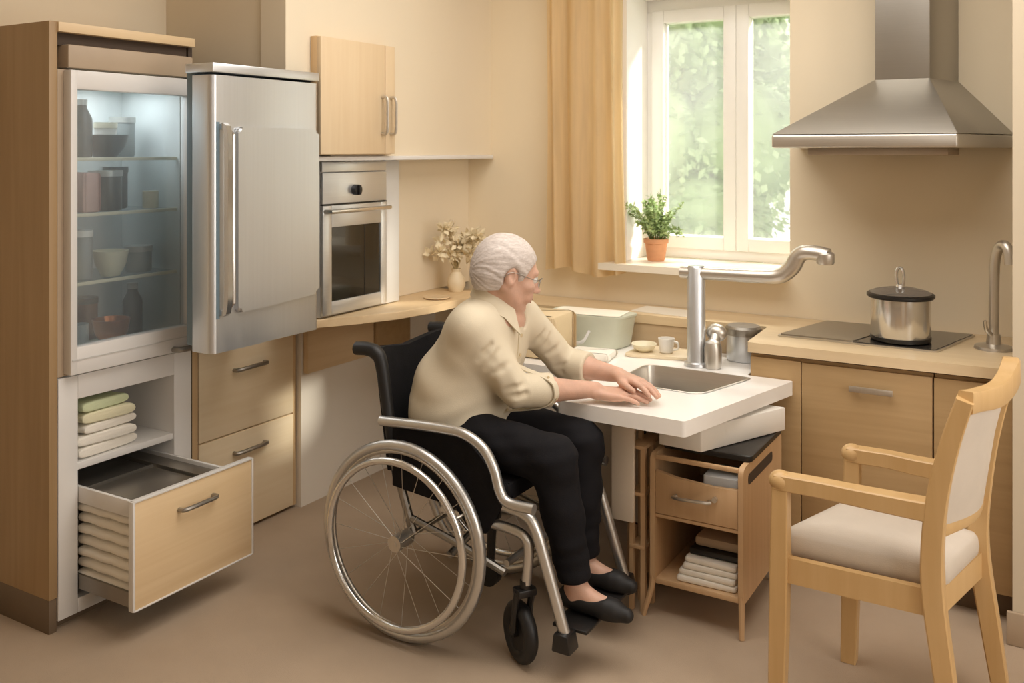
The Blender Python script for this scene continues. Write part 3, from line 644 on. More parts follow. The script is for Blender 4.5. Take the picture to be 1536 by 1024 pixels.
# ------------------------------------------------------------------ drawer cabinet and stainless fridge
dc = thing('drawer_cabinet', 'maple cabinet with two drawers below the stainless fridge', 'cabinet', (-2.9, 2.6, 0))
MB().box(-3.045, -2.772, 2.32, 2.886, .012, .822, .001).build('carcass', 'maple_y', dc)
MB().box(-2.772, -2.752, 2.32, 2.375, .012, .82, .001).build('stile', 'maple_v', dc)
MB().box(-2.772, -2.752, 2.868, 2.886, .012, .82, .001).build('stile', 'maple_v', dc)
for (z0, z1, hz) in ((.015, .392, .318), (.398, .80, .636)):
    d_ = MB().box(-2.772, -2.748, 2.378, 2.865, z0, z1, .002).build('drawer', 'maple_light', dc)
    q = MB(); q.tube([(-2.75, 2.545, hz), (-2.725, 2.55, hz+.002), (-2.716, 2.62, hz+.006), (-2.725, 2.695, hz+.004), (-2.75, 2.70, hz+.002)], .008, 8, 4); q.build('handle', 'tray_steel', d_)
sf = thing('stainless_fridge', 'stainless steel fridge with long vertical handle and raised door panel', 'fridge', (-2.6, 2.35, .83))
Y0, Y1, Z0, Z1 = 2.067, 2.554, .832, 1.75
MB().box(-3.0, -2.47, 2.305, 2.55, .828, 1.742, .006).build('body', 'grey_white', sf)
MB().box(-2.47, -2.428, 2.085, 2.545, .845, 1.735, .004).build('gasket', 'gasket', sf)
q = MB(); q.prism(roundpoly([(-2.428, Y0), (-2.345, Y0), (-2.330, Y0+.012), (-2.330, Y1), (-2.428, Y1)], .012, 3), Z0, Z1-.03, 2, 0); dr = q.build('door', 'steel', sf)
q = MB(); q.prism(roundpoly([(2.16, .95), (Y1-.012, .965), (Y1-.012, 1.555), (2.16, 1.555)], .02, 4), -2.336, -2.312, 0, .011, 3); q.build('raised_panel', 'steel', dr)
q = MB(); q.tube([(-2.331, 2.105, .96), (-2.300, 2.105, .985), (-2.298, 2.105, 1.25), (-2.300, 2.105, 1.53), (-2.331, 2.105, 1.555)], .009, 10, 4, prof=[(-1.1, -1), (1.1, -1), (1.1, 1), (-1.1, 1)]); q.tube([(-2.33, 2.140, .97), (-2.312, 2.140, .985), (-2.312, 2.140, 1.53), (-2.33, 2.140, 1.545)], .006, 8, 1); q.build('handle', 'chrome', dr)
MB().box(-2.3315, -2.3295, 2.084, 2.098, .94, 1.57).build('recess', 'gasket', dr)
q = MB(); q.box(-2.98, -2.325, 2.305, Y1, Z1-.022, Z1+.008, .003).box(-2.45, -2.322, Y0-.004, Y1, Z1-.022, Z1+.008, .003); q.build('top_trim', 'steel_y', sf)

# ------------------------------------------------------------------ wall cupboard, oven, left counter
cb = thing('wall_cupboard', 'small pale maple wall cupboard with twin bar handles above the oven', 'cupboard', (-2.38, 2.8, 1.46))
MB().box(-2.398, -2.366, 2.589, 3.03, 1.462, 1.90, .002).build('carcass', 'maple_v', cb)
for (a, b_, hy) in ((2.590, 2.965, 2.945), (2.969, 3.03, 3.0)):
    d_ = MB().box(-2.366, -2.348, a, b_, 1.464, 1.898, .002).build('door', 'maple_door', cb)
    q = MB(); q.tube([(-2.35, hy, 1.545), (-2.322, hy, 1.55), (-2.319, hy, 1.62), (-2.322, hy, 1.685), (-2.35, hy, 1.69)], .006, 8, 4); q.build('handle', 'satin', d_)
ov = thing('oven', 'built-in stainless oven with dark glass door on the left counter', 'oven', (-2.47, 2.93, .837))
OX = -2.44
MB().box(-2.528, OX-.012, 2.70, 3.195, .837, 1.437, .004).build('housing', 'grey_white', ov)
MB().box(OX-.012, OX, 2.70, 3.09, 1.395, 1.435, .003).build('top_strip', 'steel_y', ov)
pn = MB().box(OX-.012, OX+.002, 2.70, 3.09, 1.272, 1.392, .003).build('control_panel', 'steel_y', ov)
q = MB(); q.disc((OX+.012, 2.885, 1.322), .021, (1, 0, 0), .026, 24); q.box(OX+.022, OX+.034, 2.879, 2.891, 1.303, 1.341, .002); q.build('knob', 'black_plastic', pn)
od = MB(); a0, a1, z0, z1 = 2.70, 3.09, .845, 1.266
od.box(OX-.012, OX+.004, a0, a0+.05, z0, z1, .003).box(OX-.012, OX+.004, a1-.04, a1, z0, z1, .003).box(OX-.012, OX+.004, a0+.05, a1-.04, z1-.085, z1, .003).box(OX-.012, OX+.004, a0+.05, a1-.04, z0, z0+.05, .003)
od = od.build('door', 'steel_y', ov)
MB().box(OX-.011, OX-.002, a0+.05, a1-.04, z0+.05, z1-.085).build('glass', 'oven_glass', od)
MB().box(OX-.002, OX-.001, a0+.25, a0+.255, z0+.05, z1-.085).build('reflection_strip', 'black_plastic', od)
MB().box(OX-.0115, OX+.002, a0, a1, z1+.001, z1+.005).build('vent_gap', 'black_plastic', od)
q = MB(); q.tube([(OX, 2.71, z1-.022), (OX+.032, 2.712, z1-.022), (OX+.034, 2.90, z1-.022), (OX+.032, 3.075, z1-.022), (OX, 3.078, z1-.022)], .009, 10, 1); q.build('handle', 'chrome', od)
lc2 = thing('side_counter', 'pale maple side counter below the oven curving toward the corner', 'counter', (-2.45, 3.2, .8))
q = MB(); q.prism([(-2.52, 2.66), (-2.455, 2.66), (-2.43, 2.72), (-2.36, 2.84), (-2.295, 2.98), (-2.265, 3.15), (-2.255, 3.35), (-2.25, 3.595), (-2.725, 3.595), (-2.725, 2.895), (-2.52, 2.895)], .803, .834, 2, .003); q.build('slab', 'maple_y', lc2)
MB().box(-2.725, -2.70, 2.90, 3.33, .555, .802, .002).build('apron', 'maple_y', lc2)
MB().box(-2.725, -2.69, 3.335, 3.59, .555, .802, .002).build('apron', 'cabinet_wood', lc2)
lathe_thing('coaster', 'flat pale wooden dish on the side counter right of the oven', 'dish', (-2.36, 3.34, .8345), [('body', 'maple', [(0, 0), (.05, 0), (.06, .005), (.058, .008), (.045, .005), (0, .004)])])
vs = thing('dried_flowers', 'vase of cream dried flowers in the corner behind the person', 'flowers', (-2.40, 3.55, .8345))
MB().lathe([(0, 0), (.03, 0), (.042, .03), (.038, .06), (.02, .09), (.024, .105), (.02, .105), (.016, .09), (0, .085)], (-2.40, 3.55, .8345)).build('vase', 'beige_ceramic', vs)
st, fl_ = MB(), MB()
for i in range(26):
    a = random.uniform(0, 2*PI); r_ = random.uniform(.02, .13); h = random.uniform(.03, .16)
    tip = Vector((-2.40+r_*math.cos(a)*.9, 3.55+r_*math.sin(a), .97+h)); tip.x = max(tip.x, -2.50)
    st.tube([(-2.40, 3.55, .92), ((-2.40+tip.x)/2, (3.55+tip.y)/2, (1.0+tip.z)/2+.02), tip], .0018, 5, 3)
    for k in range(16):
        d = Vector((random.gauss(0, 1), random.gauss(0, 1), random.gauss(.2, 1)))
        fl_.leaf(tip+d*.006, d, (random.gauss(0, 1), random.gauss(0, 1), 1), random.uniform(.026, .046), random.uniform(.02, .032))
st.build('stems', 'dried_stem', vs); fl_.build('blossoms', 'dried_flower', vs, None)

# ------------------------------------------------------------------ armchair
ch = thing('armchair', 'light beech armchair with pale grey upholstered seat and back', 'chair', (-.41, 2.66, 0))
sq = [(-1, -.85), (-.85, -1), (.85, -1), (1, -.85), (1, .85), (.85, 1), (-.85, 1), (-1, .85)]
FN, FF, RN, RF = (-.655, 2.505), (-.535, 2.835), (-.275, 2.50), (-.20, 2.815)
for (x, y), top_ in ((FN, .588), (FF, .588)):
    q = MB(); q.tube([(x-.008, y, 0.001), (x-.003, y, .2), (x, y, .40), (x+.002, y, top_)], [.021, .023, .0235, .021], 8, 4, prof=sq, up=(1, 0, 0)); q.build('front_leg', 'beech', ch)
q = MB(); q.tube([(-.225, 2.49, .001), (-.255, 2.495, .2), (-.282, 2.50, .42), (-.275, 2.495, .60), (-.245, 2.485, .76), (-.208, 2.475, .885)], [.020, .024, .026, .025, .023, .020], 8, 5, prof=sq, up=(1, 0, 0)); q.build('rear_leg', 'beech', ch)
q = MB(); q.tube([(-.145, 2.815, .001), (-.175, 2.815, .2), (-.205, 2.815, .42), (-.195, 2.815, .60), (-.168, 2.81, .76), (-.132, 2.80, .895)], [.020, .024, .026, .025, .023, .020], 8, 5, prof=sq, up=(1, 0, 0)); q.build('rear_leg', 'beech', ch)
def arm(f_, r_, name='armrest'):
    q = MB(); q.tube([(f_[0]-.012, f_[1], .602), (f_[0]+.1, f_[1], .602), ((f_[0]+r_[0])/2, (f_[1]+r_[1])/2, .600), (r_[0]-.05, r_[1], .598), (r_[0], r_[1], .598)], [.022, .022, .023, .025, .026], 8, 1, prof=[(a*1.05, b_*.95) for a, b_ in sq], up=(0, 0, 1))
    q.ell((f_[0]+.0, f_[1], .603), (.030, .030, .027)); q.build(name, 'beech', ch)
arm(FN, (-.277, 2.498)); arm(FF, (-.197, 2.813))
q = MB()
for a, b_ in ((FN, RN), (FF, RF), (FN, FF), (RN, RF)):
    q.tube([(a[0], a[1], .372), (b_[0], b_[1], .372)], .011, 8, 1, prof=[(-1, -3.0), (1, -3.0), (1, 3.0), (-1, 3.0)], up=(0, 0, 1))
q.build('seat_rail', 'beech', ch)
q = MB(); sp = [(-.668, 2.532), (-.565, 2.85), (-.195, 2.80), (-.255, 2.522)]
pl_ = roundpoly(sp, .03, 5); ccx = sum(p[0] for p in pl_)/len(pl_); ccy = sum(p[1] for p in pl_)/len(pl_)
rings = [[(ccx+(x-ccx)*s_, ccy+(y-ccy)*s_, z) for x, y in pl_] for s_, z in ((.3, .395), (.95, .395), (.985, .402), (1, .425), (.985, .447), (.95, .458), (.8, .468), (.5, .474), (.25, .476))]
q.loft(rings, True); q.build('seat', 'upholstery', ch, 60)
A = [Vector((-.277, 2.495, .56)), Vector((-.245, 2.485, .76)), Vector((-.222, 2.478, .85))]; B = [Vector((-.197, 2.815, .56)), Vector((-.168, 2.81, .76)), Vector((-.148, 2.803, .85))]
q = MB(); g = []
for i in range(9):
    t = i/8; pa = A[0].lerp(A[1], t*2*.77) if t < .65 else A[1].lerp(A[2], (t-.65)/.35); pb = B[0].lerp(B[1], t*2*.77) if t < .65 else B[1].lerp(B[2], (t-.65)/.35)
    g.append((pa, pb))
rings = []
for pa, pb in g:
    n_ = 8; ring = []
    for j in range(n_+1):
        s = j/n_; p = pa.lerp(pb, .07+.86*s); p = p+Vector((.028*math.sin(PI*s)+.012, -.003, 0)); ring.append(p)
    for j in range(n_, -1, -1):
        s = j/n_; p = pa.lerp(pb, .07+.86*s); p = p+Vector((.028*math.sin(PI*s)-.012, .003, 0)); ring.append(p)
    rings.append(ring)
q.loft(rings); q.build('backrest', 'upholstery', ch, 50)
q = MB(); q.tube([(-.208, 2.475, .878), (-.19, 2.535, .872), (-.155, 2.63, .868), (-.135, 2.71, .880), (-.125, 2.765, .905), (-.132, 2.80, .91)], [.021, .020, .022, .024, .026, .020], 8, 6, prof=[(a*.85, b_*1.25) for a, b_ in sq], up=(0, 0, 1)); q.build('top_rail', 'beech', ch)
q = MB(); q.tube([(-.275, 2.497, .545), (-.21, 2.66, .545), (-.198, 2.815, .545)], .012, 8, 4, prof=[(a*.8, b_*1.2) for a, b_ in sq], up=(0, 0, 1)); q.build('lower_back_rail', 'beech', ch)

# ------------------------------------------------------------------ wheelchair
wc = thing('wheelchair', 'silver and black manual wheelchair with the person seated in it', 'wheelchair', (-1.6, 2.53, 0))
def circ(c, r, n=48): return [(c[0]+r*math.cos(2*PI*k/n), c[1], c[2]+r*math.sin(2*PI*k/n)) for k in range(n)]
HUB = (-1.73, .302)
for yy, sgn in ((2.262, -1), (2.80, 1)):
    c = (HUB[0], yy, HUB[1])
    w = MB().tube(circ(c, .285), .0165, 12, 1, closed=True, up=(0, 1, 0)).build('wheel', 'wheel_metal', wc, 60)
    MB().tube(circ(c, .268), .0085, 10, 1, closed=True, up=(0, 1, 0)).build('rim', 'satin', w, 60)
    c2 = (HUB[0], yy+sgn*.038, HUB[1])
    MB().tube(circ(c2, .248), .0115, 12, 1, closed=True, up=(0, 1, 0)).build('hand_rim', 'chrome', w, 60)
    MB().disc((c[0], yy, c[2]), .024, (0, 1, 0), .07, 20).build('hub', 'satin', w)
    for k in range(20):
        a = 2*PI*k/20; a2 = a+(.35 if k % 2 else -.35)
        q = MB(); q.tube([(c[0]+.022*math.cos(a2), yy+(.025 if k % 2 else -.025), c[2]+.022*math.sin(a2)), (c[0]+.266*math.cos(a), yy, c[2]+.266*math.sin(a))], .0011, 5, 1); q.build('spoke', 'satin', w)
    for k in range(4):
        a = 2*PI*k/4+.5
        q = MB(); q.tube([(c[0]+.265*math.cos(a), yy, c[2]+.265*math.sin(a)), (c[0]+.248*math.cos(a), yy+sgn*.038, c[2]+.248*math.sin(a))], .004, 6, 1); q.build('rim_bracket', 'satin', w)
MB().tube([(HUB[0], 2.225, HUB[1]), (HUB[0], 2.84, HUB[1])], .009, 10, 1).build('axle', 'satin', wc)
for yy in (2.325, 2.735):
    q = MB()
    q.tube([(-1.80, yy, .50), (-1.73, yy, .30)], .014, 10, 1)                     # rear down tube
    q.tube([(-1.735, yy, .345), (-1.55, yy, .30), (-1.40, yy, .255)], .012, 10, 4)           # lower side tube
    q.build('rear_frame', 'tray_steel', wc)
    q = MB(); q.tube([(-1.80, yy, .455), (-1.60, yy, .455), (-1.40, yy, .452)], .013, 10, 1); q.tube([(-1.62, yy, .40), (-1.50, yy, .392), (-1.38, yy, .386), (-1.335, yy, .372), (-1.322, yy, .335), (-1.33, yy, .24)], .0145, 12, 6); q.build('side_frame', 'wheel_metal', wc)
    q = MB(); q.tube([(-1.50, yy, .448), (-1.385, yy, .446), (-1.325, yy, .432), (-1.297, yy, .395), (-1.27, yy, .32), (-1.205, yy, .125)], .0165, 14, 7); lg = q.build('legrest', 'wheel_metal', wc)
    q = MB(); q.hexa([(-1.235, yy-.03, .085), (-1.175, yy-.03, .085), (-1.175, yy+.03, .085), (-1.235, yy+.03, .085)], [(-1.23, yy-.028, .136), (-1.185, yy-.028, .136), (-1.185, yy+.028, .136), (-1.23, yy+.028, .136)], .006); q.build('footrest_bracket', 'black_plastic', lg)
    iy = 1 if yy < 2.5 else -1
    q = MB(); ya, yb = sorted((yy+iy*.025, yy+iy*.165)); q.box(-1.26, -1.15, ya, yb, .126, .1365, .004); q.build('footplate', 'black_plastic', lg)
    q = MB(); q.tube([(-1.83, yy-.035*iy, .642), (-1.72, yy-.035*iy, .648), (-1.60, yy-.035*iy, .652), (-1.52, yy-.035*iy, .648), (-1.455, yy-.035*iy, .617), (-1.418, yy-.035*iy, .565), (-1.397, yy-.035*iy, .503), (-1.368, yy-.035*iy, .475), (-1.285, yy-.035*iy, .472)], .0155, 14, 7); q.build('armrest', 'wheel_metal', wc)
    q = MB(); q.prism([(-1.80, .44), (-1.56, .42), (-1.51, .352), (-1.455, .362), (-1.40, .45), (-1.445, .555), (-1.53, .632), (-1.66, .632), (-1.80, .625)], yy-.012*iy-.005, yy-.012*iy+.005, 1, .003); q.build('side_guard', 'black_cloth', wc)
    q = MB(); q.tube([(-1.80, yy+.01, .46), (-1.83, yy+.01, .62), (-1.862, yy+.01, .80), (-1.885, yy+.01, .838), (-1.92, yy+.01, .846), (-1.965, yy+.01, .843)], [.016, .018, .021, .023, .022, .021], 12, 6); q.build('push_handle', 'black_rubber', wc)
    cs = MB(); cx_ = -1.365
    cs.tube([(-1.333, yy, .25), (-1.333, yy, .215)], .016, 12, 1)
    for o_ in (-.024, .024): cs.tube([(-1.335, yy+o_, .222), (-1.35, yy+o_, .17), (cx_, yy+o_, .09)], [.011, .010, .011], 8, 4)
    cs.box(-1.36, -1.315, yy-.03, yy+.03, .205, .228, .006)
    cf_ = cs.build('caster_fork', 'black_plastic', wc)
    q = MB(); q.tube(circ((cx_, yy, .088), .066, 32), [.0215]*32, 12, 1, closed=True, up=(0, 1, 0)); q.disc((cx_, yy, .088), .062, (0, 1, 0), .024, 28); q.disc((cx_, yy, .088), .012, (0, 1, 0), .056, 12); 
    M_ = Matrix.Translation((-1.333, yy, 0)) @ Matrix.Rotation(math.radians(-33), 4, 'Z') @ Matrix.Translation((1.333, -yy, 0))
    q.bm.transform(M_); cf_.data.transform(Matrix.Translation(-ORI[cf_.name]) @ M_ @ Matrix.Translation(ORI[cf_.name])); q.build('caster_wheel', 'black_rubber', cf_, 50)
# seat, back, cross members
q = MB(); q.prism(roundpoly([(-1.84, 2.345), (-1.40, 2.345), (-1.40, 2.715), (-1.84, 2.715)], .03, 4), .455, .505, 2, .012); q.build('seat', 'black_cloth', wc, 50)
rings = []
for i in range(9):
    t = i/8; z = .47+.37*t; xb = -1.835-.055*t; ring = []
    for j in range(9): s = j/8; ring.append((xb-.03*math.sin(PI*s)+.012, 2.345+.375*s, z+.012*math.cos(2*PI*s)*t))
    for j in range(8, -1, -1): s = j/8; ring.append((xb-.03*math.sin(PI*s)-.012, 2.345+.375*s, z+.012*math.cos(2*PI*s)*t))
    rings.append(ring)
q = MB(); q.loft(rings); q.build('backrest', 'black_cloth', wc, 50)
q = MB(); q.tube([(-1.55, 2.33, .40), (-1.60, 2.73, .26)], .012, 10, 1); q.tube([(-1.55, 2.73, .40), (-1.60, 2.33, .26)], .012, 10, 1); q.build('cross_brace', 'tray_steel', wc)
q = MB(); q.tube([(-1.40, 2.33, .28), (-1.40, 2.73, .28)], .011, 10, 1); q.build('cross_bar', 'satin', wc)
at = MB(); at.tube([(-1.58, 2.545, .33), (-1.585, 2.545, .22), (-1.59, 2.545, .12)], [.016, .014, .012], 8, 1); at.box(-1.61, -1.56, 2.52, 2.57, .30, .34, .005)  # stem of a small anti-tip wheel hanging under the seat
at = at.build('anti_tip_stem', 'black_plastic', wc)
q = MB(); q.disc((-1.592, 2.545, .125), .038, (0, 1, 0), .03, 20); q.build('anti_tip_wheel', 'black_rubber', at)

# ------------------------------------------------------------------ signed-distance body modelling
class SDF:
    def __init__(s, lo, hi, h):
        s.lo = np.array(lo, dtype=np.float64); s.h = h
        s.n = np.ceil((np.array(hi)-s.lo)/h).astype(int)+1
        s.f = np.full(tuple(s.n), 1.0, dtype=np.float32)
    def reg(s, lo, hi, pad):
        a = np.clip(np.floor((np.array(lo)-pad-s.lo)/s.h).astype(int), 0, s.n); b_ = np.clip(np.ceil((np.array(hi)+pad-s.lo)/s.h).astype(int)+1, 0, s.n)
        sl = tuple(slice(a[i], b_[i]) for i in range(3))
        ax = [(s.lo[i]+s.h*np.arange(a[i], b_[i])).astype(np.float32) for i in range(3)]
        return sl, ax[0][:, None, None], ax[1][None, :, None], ax[2][None, None, :]
    def comb(s, sl, d, k, op):
        f = s.f[sl]
        if f.size == 0: return
        if op == 's':
            d = -d
            if k > 0: hh = np.clip(.5-.5*(f-d)/k, 0, 1); s.f[sl] = f*(1-hh)+d*hh+k*hh*(1-hh)
            else: s.f[sl] = np.maximum(f, d)
        else:
            if k > 0: hh = np.clip(.5+.5*(f-d)/k, 0, 1); s.f[sl] = f*(1-hh)+d*hh-k*hh*(1-hh)
            else: s.f[sl] = np.minimum(f, d)
    def cone(s, a, b_, ra, rb, k=.01, op='u', cut=None):
        a = np.array(a, float); b_ = np.array(b_, float); R = max(ra, rb)
        sl, X, Y, Z = s.reg(np.minimum(a, b_)-R, np.maximum(a, b_)+R, k+4*s.h+.012)
        d = b_-a; L = max(float(d@d), 1e-9)
        t = np.clip(((X-a[0])*d[0]+(Y-a[1])*d[1]+(Z-a[2])*d[2])/L, 0, 1)
        D = np.sqrt((X-a[0]-t*d[0])**2+(Y-a[1]-t*d[1])**2+(Z-a[2]-t*d[2])**2)-(ra+(rb-ra)*t)
        if cut is not None:
            p, nrm = cut; nrm = np.array(nrm, float)/np.linalg.norm(nrm)
            D = np.maximum(D, (X-p[0])*nrm[0]+(Y-p[1])*nrm[1]+(Z-p[2])*nrm[2])
        s.comb(sl, D.astype(np.float32), k, op)
    def ell(s, c, r, k=.01, op='u', R=None):
        c = np.array(c, float); m_ = max(r)
        sl, X, Y, Z = s.reg(c-m_, c+m_, k+4*s.h+.012)
        x, y, z = X-c[0], Y-c[1], Z-c[2]
        if R is not None:
            M = np.array(R)   # columns are local axes
            x, y, z = (M[0, 0]*x+M[1, 0]*y+M[2, 0]*z, M[0, 1]*x+M[1, 1]*y+M[2, 1]*z, M[0, 2]*x+M[1, 2]*y+M[2, 2]*z)
        k0 = np.sqrt((x/r[0])**2+(y/r[1])**2+(z/r[2])**2); k1 = np.sqrt((x/r[0]**2)**2+(y/r[1]**2)**2+(z/r[2]**2)**2)+1e-6
        s.comb(sl, (k0*(k0-1)/k1).astype(np.float32), k, op)
    def plane(s, p, nrm):       # remove everything on the side the normal points to
        nrm = np.array(nrm, float)/np.linalg.norm(nrm)
        sl, X, Y, Z = s.reg(s.lo, s.lo+s.h*s.n, 0)
        s.f = np.maximum(s.f, ((X-p[0])*nrm[0]+(Y-p[1])*nrm[1]+(Z-p[2])*nrm[2]).astype(np.float32))
    def disp(s, fn):
        sl, X, Y, Z = s.reg(s.lo, s.lo+s.h*s.n, 0); s.f += fn(X, Y, Z).astype(np.float32)
    def mesh(s):
        f = s.f; h = s.h
        f[0], f[-1], f[:, 0], f[:, -1], f[:, :, 0], f[:, :, -1] = 1, 1, 1, 1, 1, 1
        S = f < 0
        n = [d-1 for d in f.shape]
        def cor(A, i, j, k): return A[i:i+n[0], j:j+n[1], k:k+n[2]]
        cnt = np.zeros(n, dtype=np.int8)
        for i in (0, 1):
            for j in (0, 1):
                for k in (0, 1): cnt += cor(S, i, j, k)
        I, J, K = np.nonzero((cnt > 0) & (cnt < 8))
        idx = np.full(n, -1, dtype=np.int64); idx[I, J, K] = np.arange(len(I))
        acc = np.zeros((len(I), 3)); num = np.zeros(len(I))
        for ax in range(3):
            for a in (0, 1):
                for b_ in (0, 1):
                    o0 = [0, 0, 0]; o0[(ax+1) % 3] = a; o0[(ax+2) % 3] = b_; o1 = list(o0); o1[ax] = 1
                    v0 = f[I+o0[0], J+o0[1], K+o0[2]].astype(np.float64); v1 = f[I+o1[0], J+o1[1], K+o1[2]].astype(np.float64)
                    m_ = (v0 < 0) != (v1 < 0); t = np.where(m_, v0/np.where(m_, v0-v1, 1), 0)
                    for c in range(3): acc[:, c] += np.where(m_, (o0[c]+(t if c == ax else 0)), 0)
                    num += m_
        V = s.lo + h*(np.stack([I, J, K], 1)+acc/num[:, None])
        F = []
        for ax in range(3):
            b1, b2 = (ax+1) % 3, (ax+2) % 3
            A = [slice(None)]*3; B = [slice(None)]*3; A[ax] = slice(0, -1); B[ax] = slice(1, None)
            s0, s1 = S[tuple(A)], S[tuple(B)]
            for inside in (True, False):
                m_ = (s0 & ~s1) if inside else (~s0 & s1)
                P = np.stack(np.nonzero(m_), 1)
                P = P[(P[:, b1] > 0) & (P[:, b2] > 0)]
                quad = []
                for da, db in ((-1, -1), (0, -1), (0, 0), (-1, 0)):
                    Q = P.copy(); Q[:, b1] += da; Q[:, b2] += db
                    quad.append(idx[Q[:, 0], Q[:, 1], Q[:, 2]])
                quad = np.stack(quad, 1)
                F.append(quad if inside else quad[:, ::-1])
        F = np.concatenate(F); F = F[(F >= 0).all(1)]
        return V, F
def vclean(V, F, it=1):
    # light Laplacian smoothing
    for _ in range(it):
        S = np.zeros_like(V); c = np.zeros(len(V))
        for a in range(4):
            np.add.at(S, F[:, a], V[F[:, (a+1) % 4]]+V[F[:, (a+3) % 4]]); np.add.at(c, F[:, a], 2)
        V = V*.5 + .5*S/np.maximum(c, 1)[:, None]
    return V
def sdf_obj(s, name, mat, parent, it=1, o0=None):
    V, F = s.mesh(); V = vclean(V, F, it)
    o0 = ORI[parent.name] if parent is not None else Vector(o0)
    me = bpy.data.meshes.new(name)
    V2 = V-np.array(o0)
    me.vertices.add(len(V2)); me.vertices.foreach_set('co', V2.astype(np.float32).ravel())
    me.loops.add(len(F)*4); me.loops.foreach_set('vertex_index', F.astype(np.int32).ravel())
    me.polygons.add(len(F)); me.polygons.foreach_set('loop_start', np.arange(0, len(F)*4, 4, dtype=np.int32))
    me.update(calc_edges=True); me.validate()
    s.V, s.F = V, F
    return link(name, me, mat, parent, o0, 80)

# ------------------------------------------------------------------ person
HC = Vector((-1.517, 2.535, 1.098))                # head centre
HM = Matrix.Translation(HC) @ Matrix.Rotation(math.radians(46), 4, 'Z') @ Matrix.Rotation(math.radians(16), 4, 'Y')
HR = np.array(HM.to_3x3())
def hp(x, y, z): return tuple(HM @ Vector((x, y, z)))
NB = (-1.555, 2.53, .975)                          # neck base
SR, ER, WR = (-1.568, 2.405, .930), (-1.455, 2.485, .742), (-1.284, 2.687, .722)
SL, EL, WL = (-1.535, 2.665, .93), (-1.455, 2.80, .765), (-1.254, 2.787, .752)
KR, KL = (-1.297, 2.425, .572), (-1.312, 2.640, .562)
AR, AL = (-1.235, 2.45, .212), (-1.295, 2.62, .212)
def lerp(a, b_, t): return tuple(a[i]+(b_[i]-a[i])*t for i in range(3))

B = SDF((-1.95, 2.22, .10), (-1.02, 2.98, 1.27), .004)
# torso, legs (under the clothes)
B.ell((-1.70, 2.53, .60), (.12, .16, .09), .03); B.ell((-1.665, 2.53, .74), (.12, .155, .13), .05); B.ell((-1.60, 2.53, .87), (.105, .15, .12), .05)
B.cone((-1.58, 2.42, .94), (-1.55, 2.65, .93), .045, .045, .04); B.ell((-1.545, 2.53, .94), (.075, .10, .06), .03)
for hip, kn, an, sh in (((-1.69, 2.45, .595), KR, AR, 0), ((-1.69, 2.61, .595), KL, AL, 0)):
    B.cone(hip, kn, .075, .052, .03); B.cone(kn, lerp(kn, an, .35), .05, .048, .02); B.cone(lerp(kn, an, .35), an, .046, .030, .02)
    ax, ay, az = an
    B.cone(an, (ax, ay, az-.03), .030, .030, .01); B.cone((ax-.02, ay, az-.042), (ax+.12, ay+.002, az-.050), .028, .027, .015)
    B.cone((ax+.10, ay, az-.05), (ax+.155, ay+.002, az-.053), .027, .018, .012); B.cone((ax, ay, az-.01), (ax+.10, ay, az-.045), .027, .020, .015)
# arms
for sh_, el, wr in ((SR, ER, WR), (SL, EL, WL)):
    B.cone(sh_, el, .048, .038, .02); B.cone(el, lerp(el, wr, .4), .040, .0385, .015); B.cone(lerp(el, wr, .4), wr, .0385, .0245, .015)
# hands
def hand(wr, d, up, side, curl, spread=.10, tilt=0.0):
    d = Vector(d).normalized(); n_ = Vector(up); n_ = (n_-d*n_.dot(d)).normalized(); sd = n_.cross(d)*side   # sd points to the thumb
    wr = Vector(wr)
    K = []
    for i, (o_, L) in enumerate(((.031, .084), (.011, .088), (-.0105, .085), (-.030, .077))):
        kn = wr + d*L + sd*o_ + n_*(.006-abs(o_-.003)*.12)
        B.cone(tuple(wr+sd*o_*.55), tuple(kn), .0150, .0115, .012)
        K.append(kn)
    B.ell(tuple(wr+d*.048-n_*.004), (.048, .036, .0145), .010, 'u', np.array(Matrix((d, sd, n_)).transposed()))
    for i, (kn, L, r) in enumerate(zip(K, (.072, .081, .075, .058), (.0097, .0099, .0093, .0082))):
        ang = (1.5-i)*spread; dd = (d*math.cos(ang)+sd*math.sin(ang)).normalized()
        p = kn; a = curl[0]
        for seg, (fr, rr) in enumerate(((.45, .96), (.31, .88), (.24, .76))):
            v = dd*math.cos(a)-n_*math.sin(a); e_ = p+v*(L*fr)
            B.cone(tuple(p), tuple(e_), r*(1.08 if seg == 0 else rr+.08), r*rr, .0035)
            p = e_; a += curl[seg+1 if seg < 2 else 2]
    t0 = wr+d*.018+sd*.018-n_*.004; t1 = wr+d*.048+sd*.044-n_*.010; t2 = wr+d*.078+sd*.054-n_*.014; t3 = wr+d*.100+sd*.052-n_*.018
    B.cone(tuple(t0), tuple(t1), .0155, .0125, .010); B.cone(tuple(t1), tuple(t2), .0118, .0102, .004); B.cone(tuple(t2), tuple(t3), .0102, .0082, .004)
hand((-1.280, 2.690, .712), (.93, .33, -.04), (0, -.12, 1), 1, (.10, .16, .14), .06)
hand((-1.250, 2.786, .752), (.93, -.20, -.15), (.10, .16, 1), -1, (.14, .20, .18), .07)
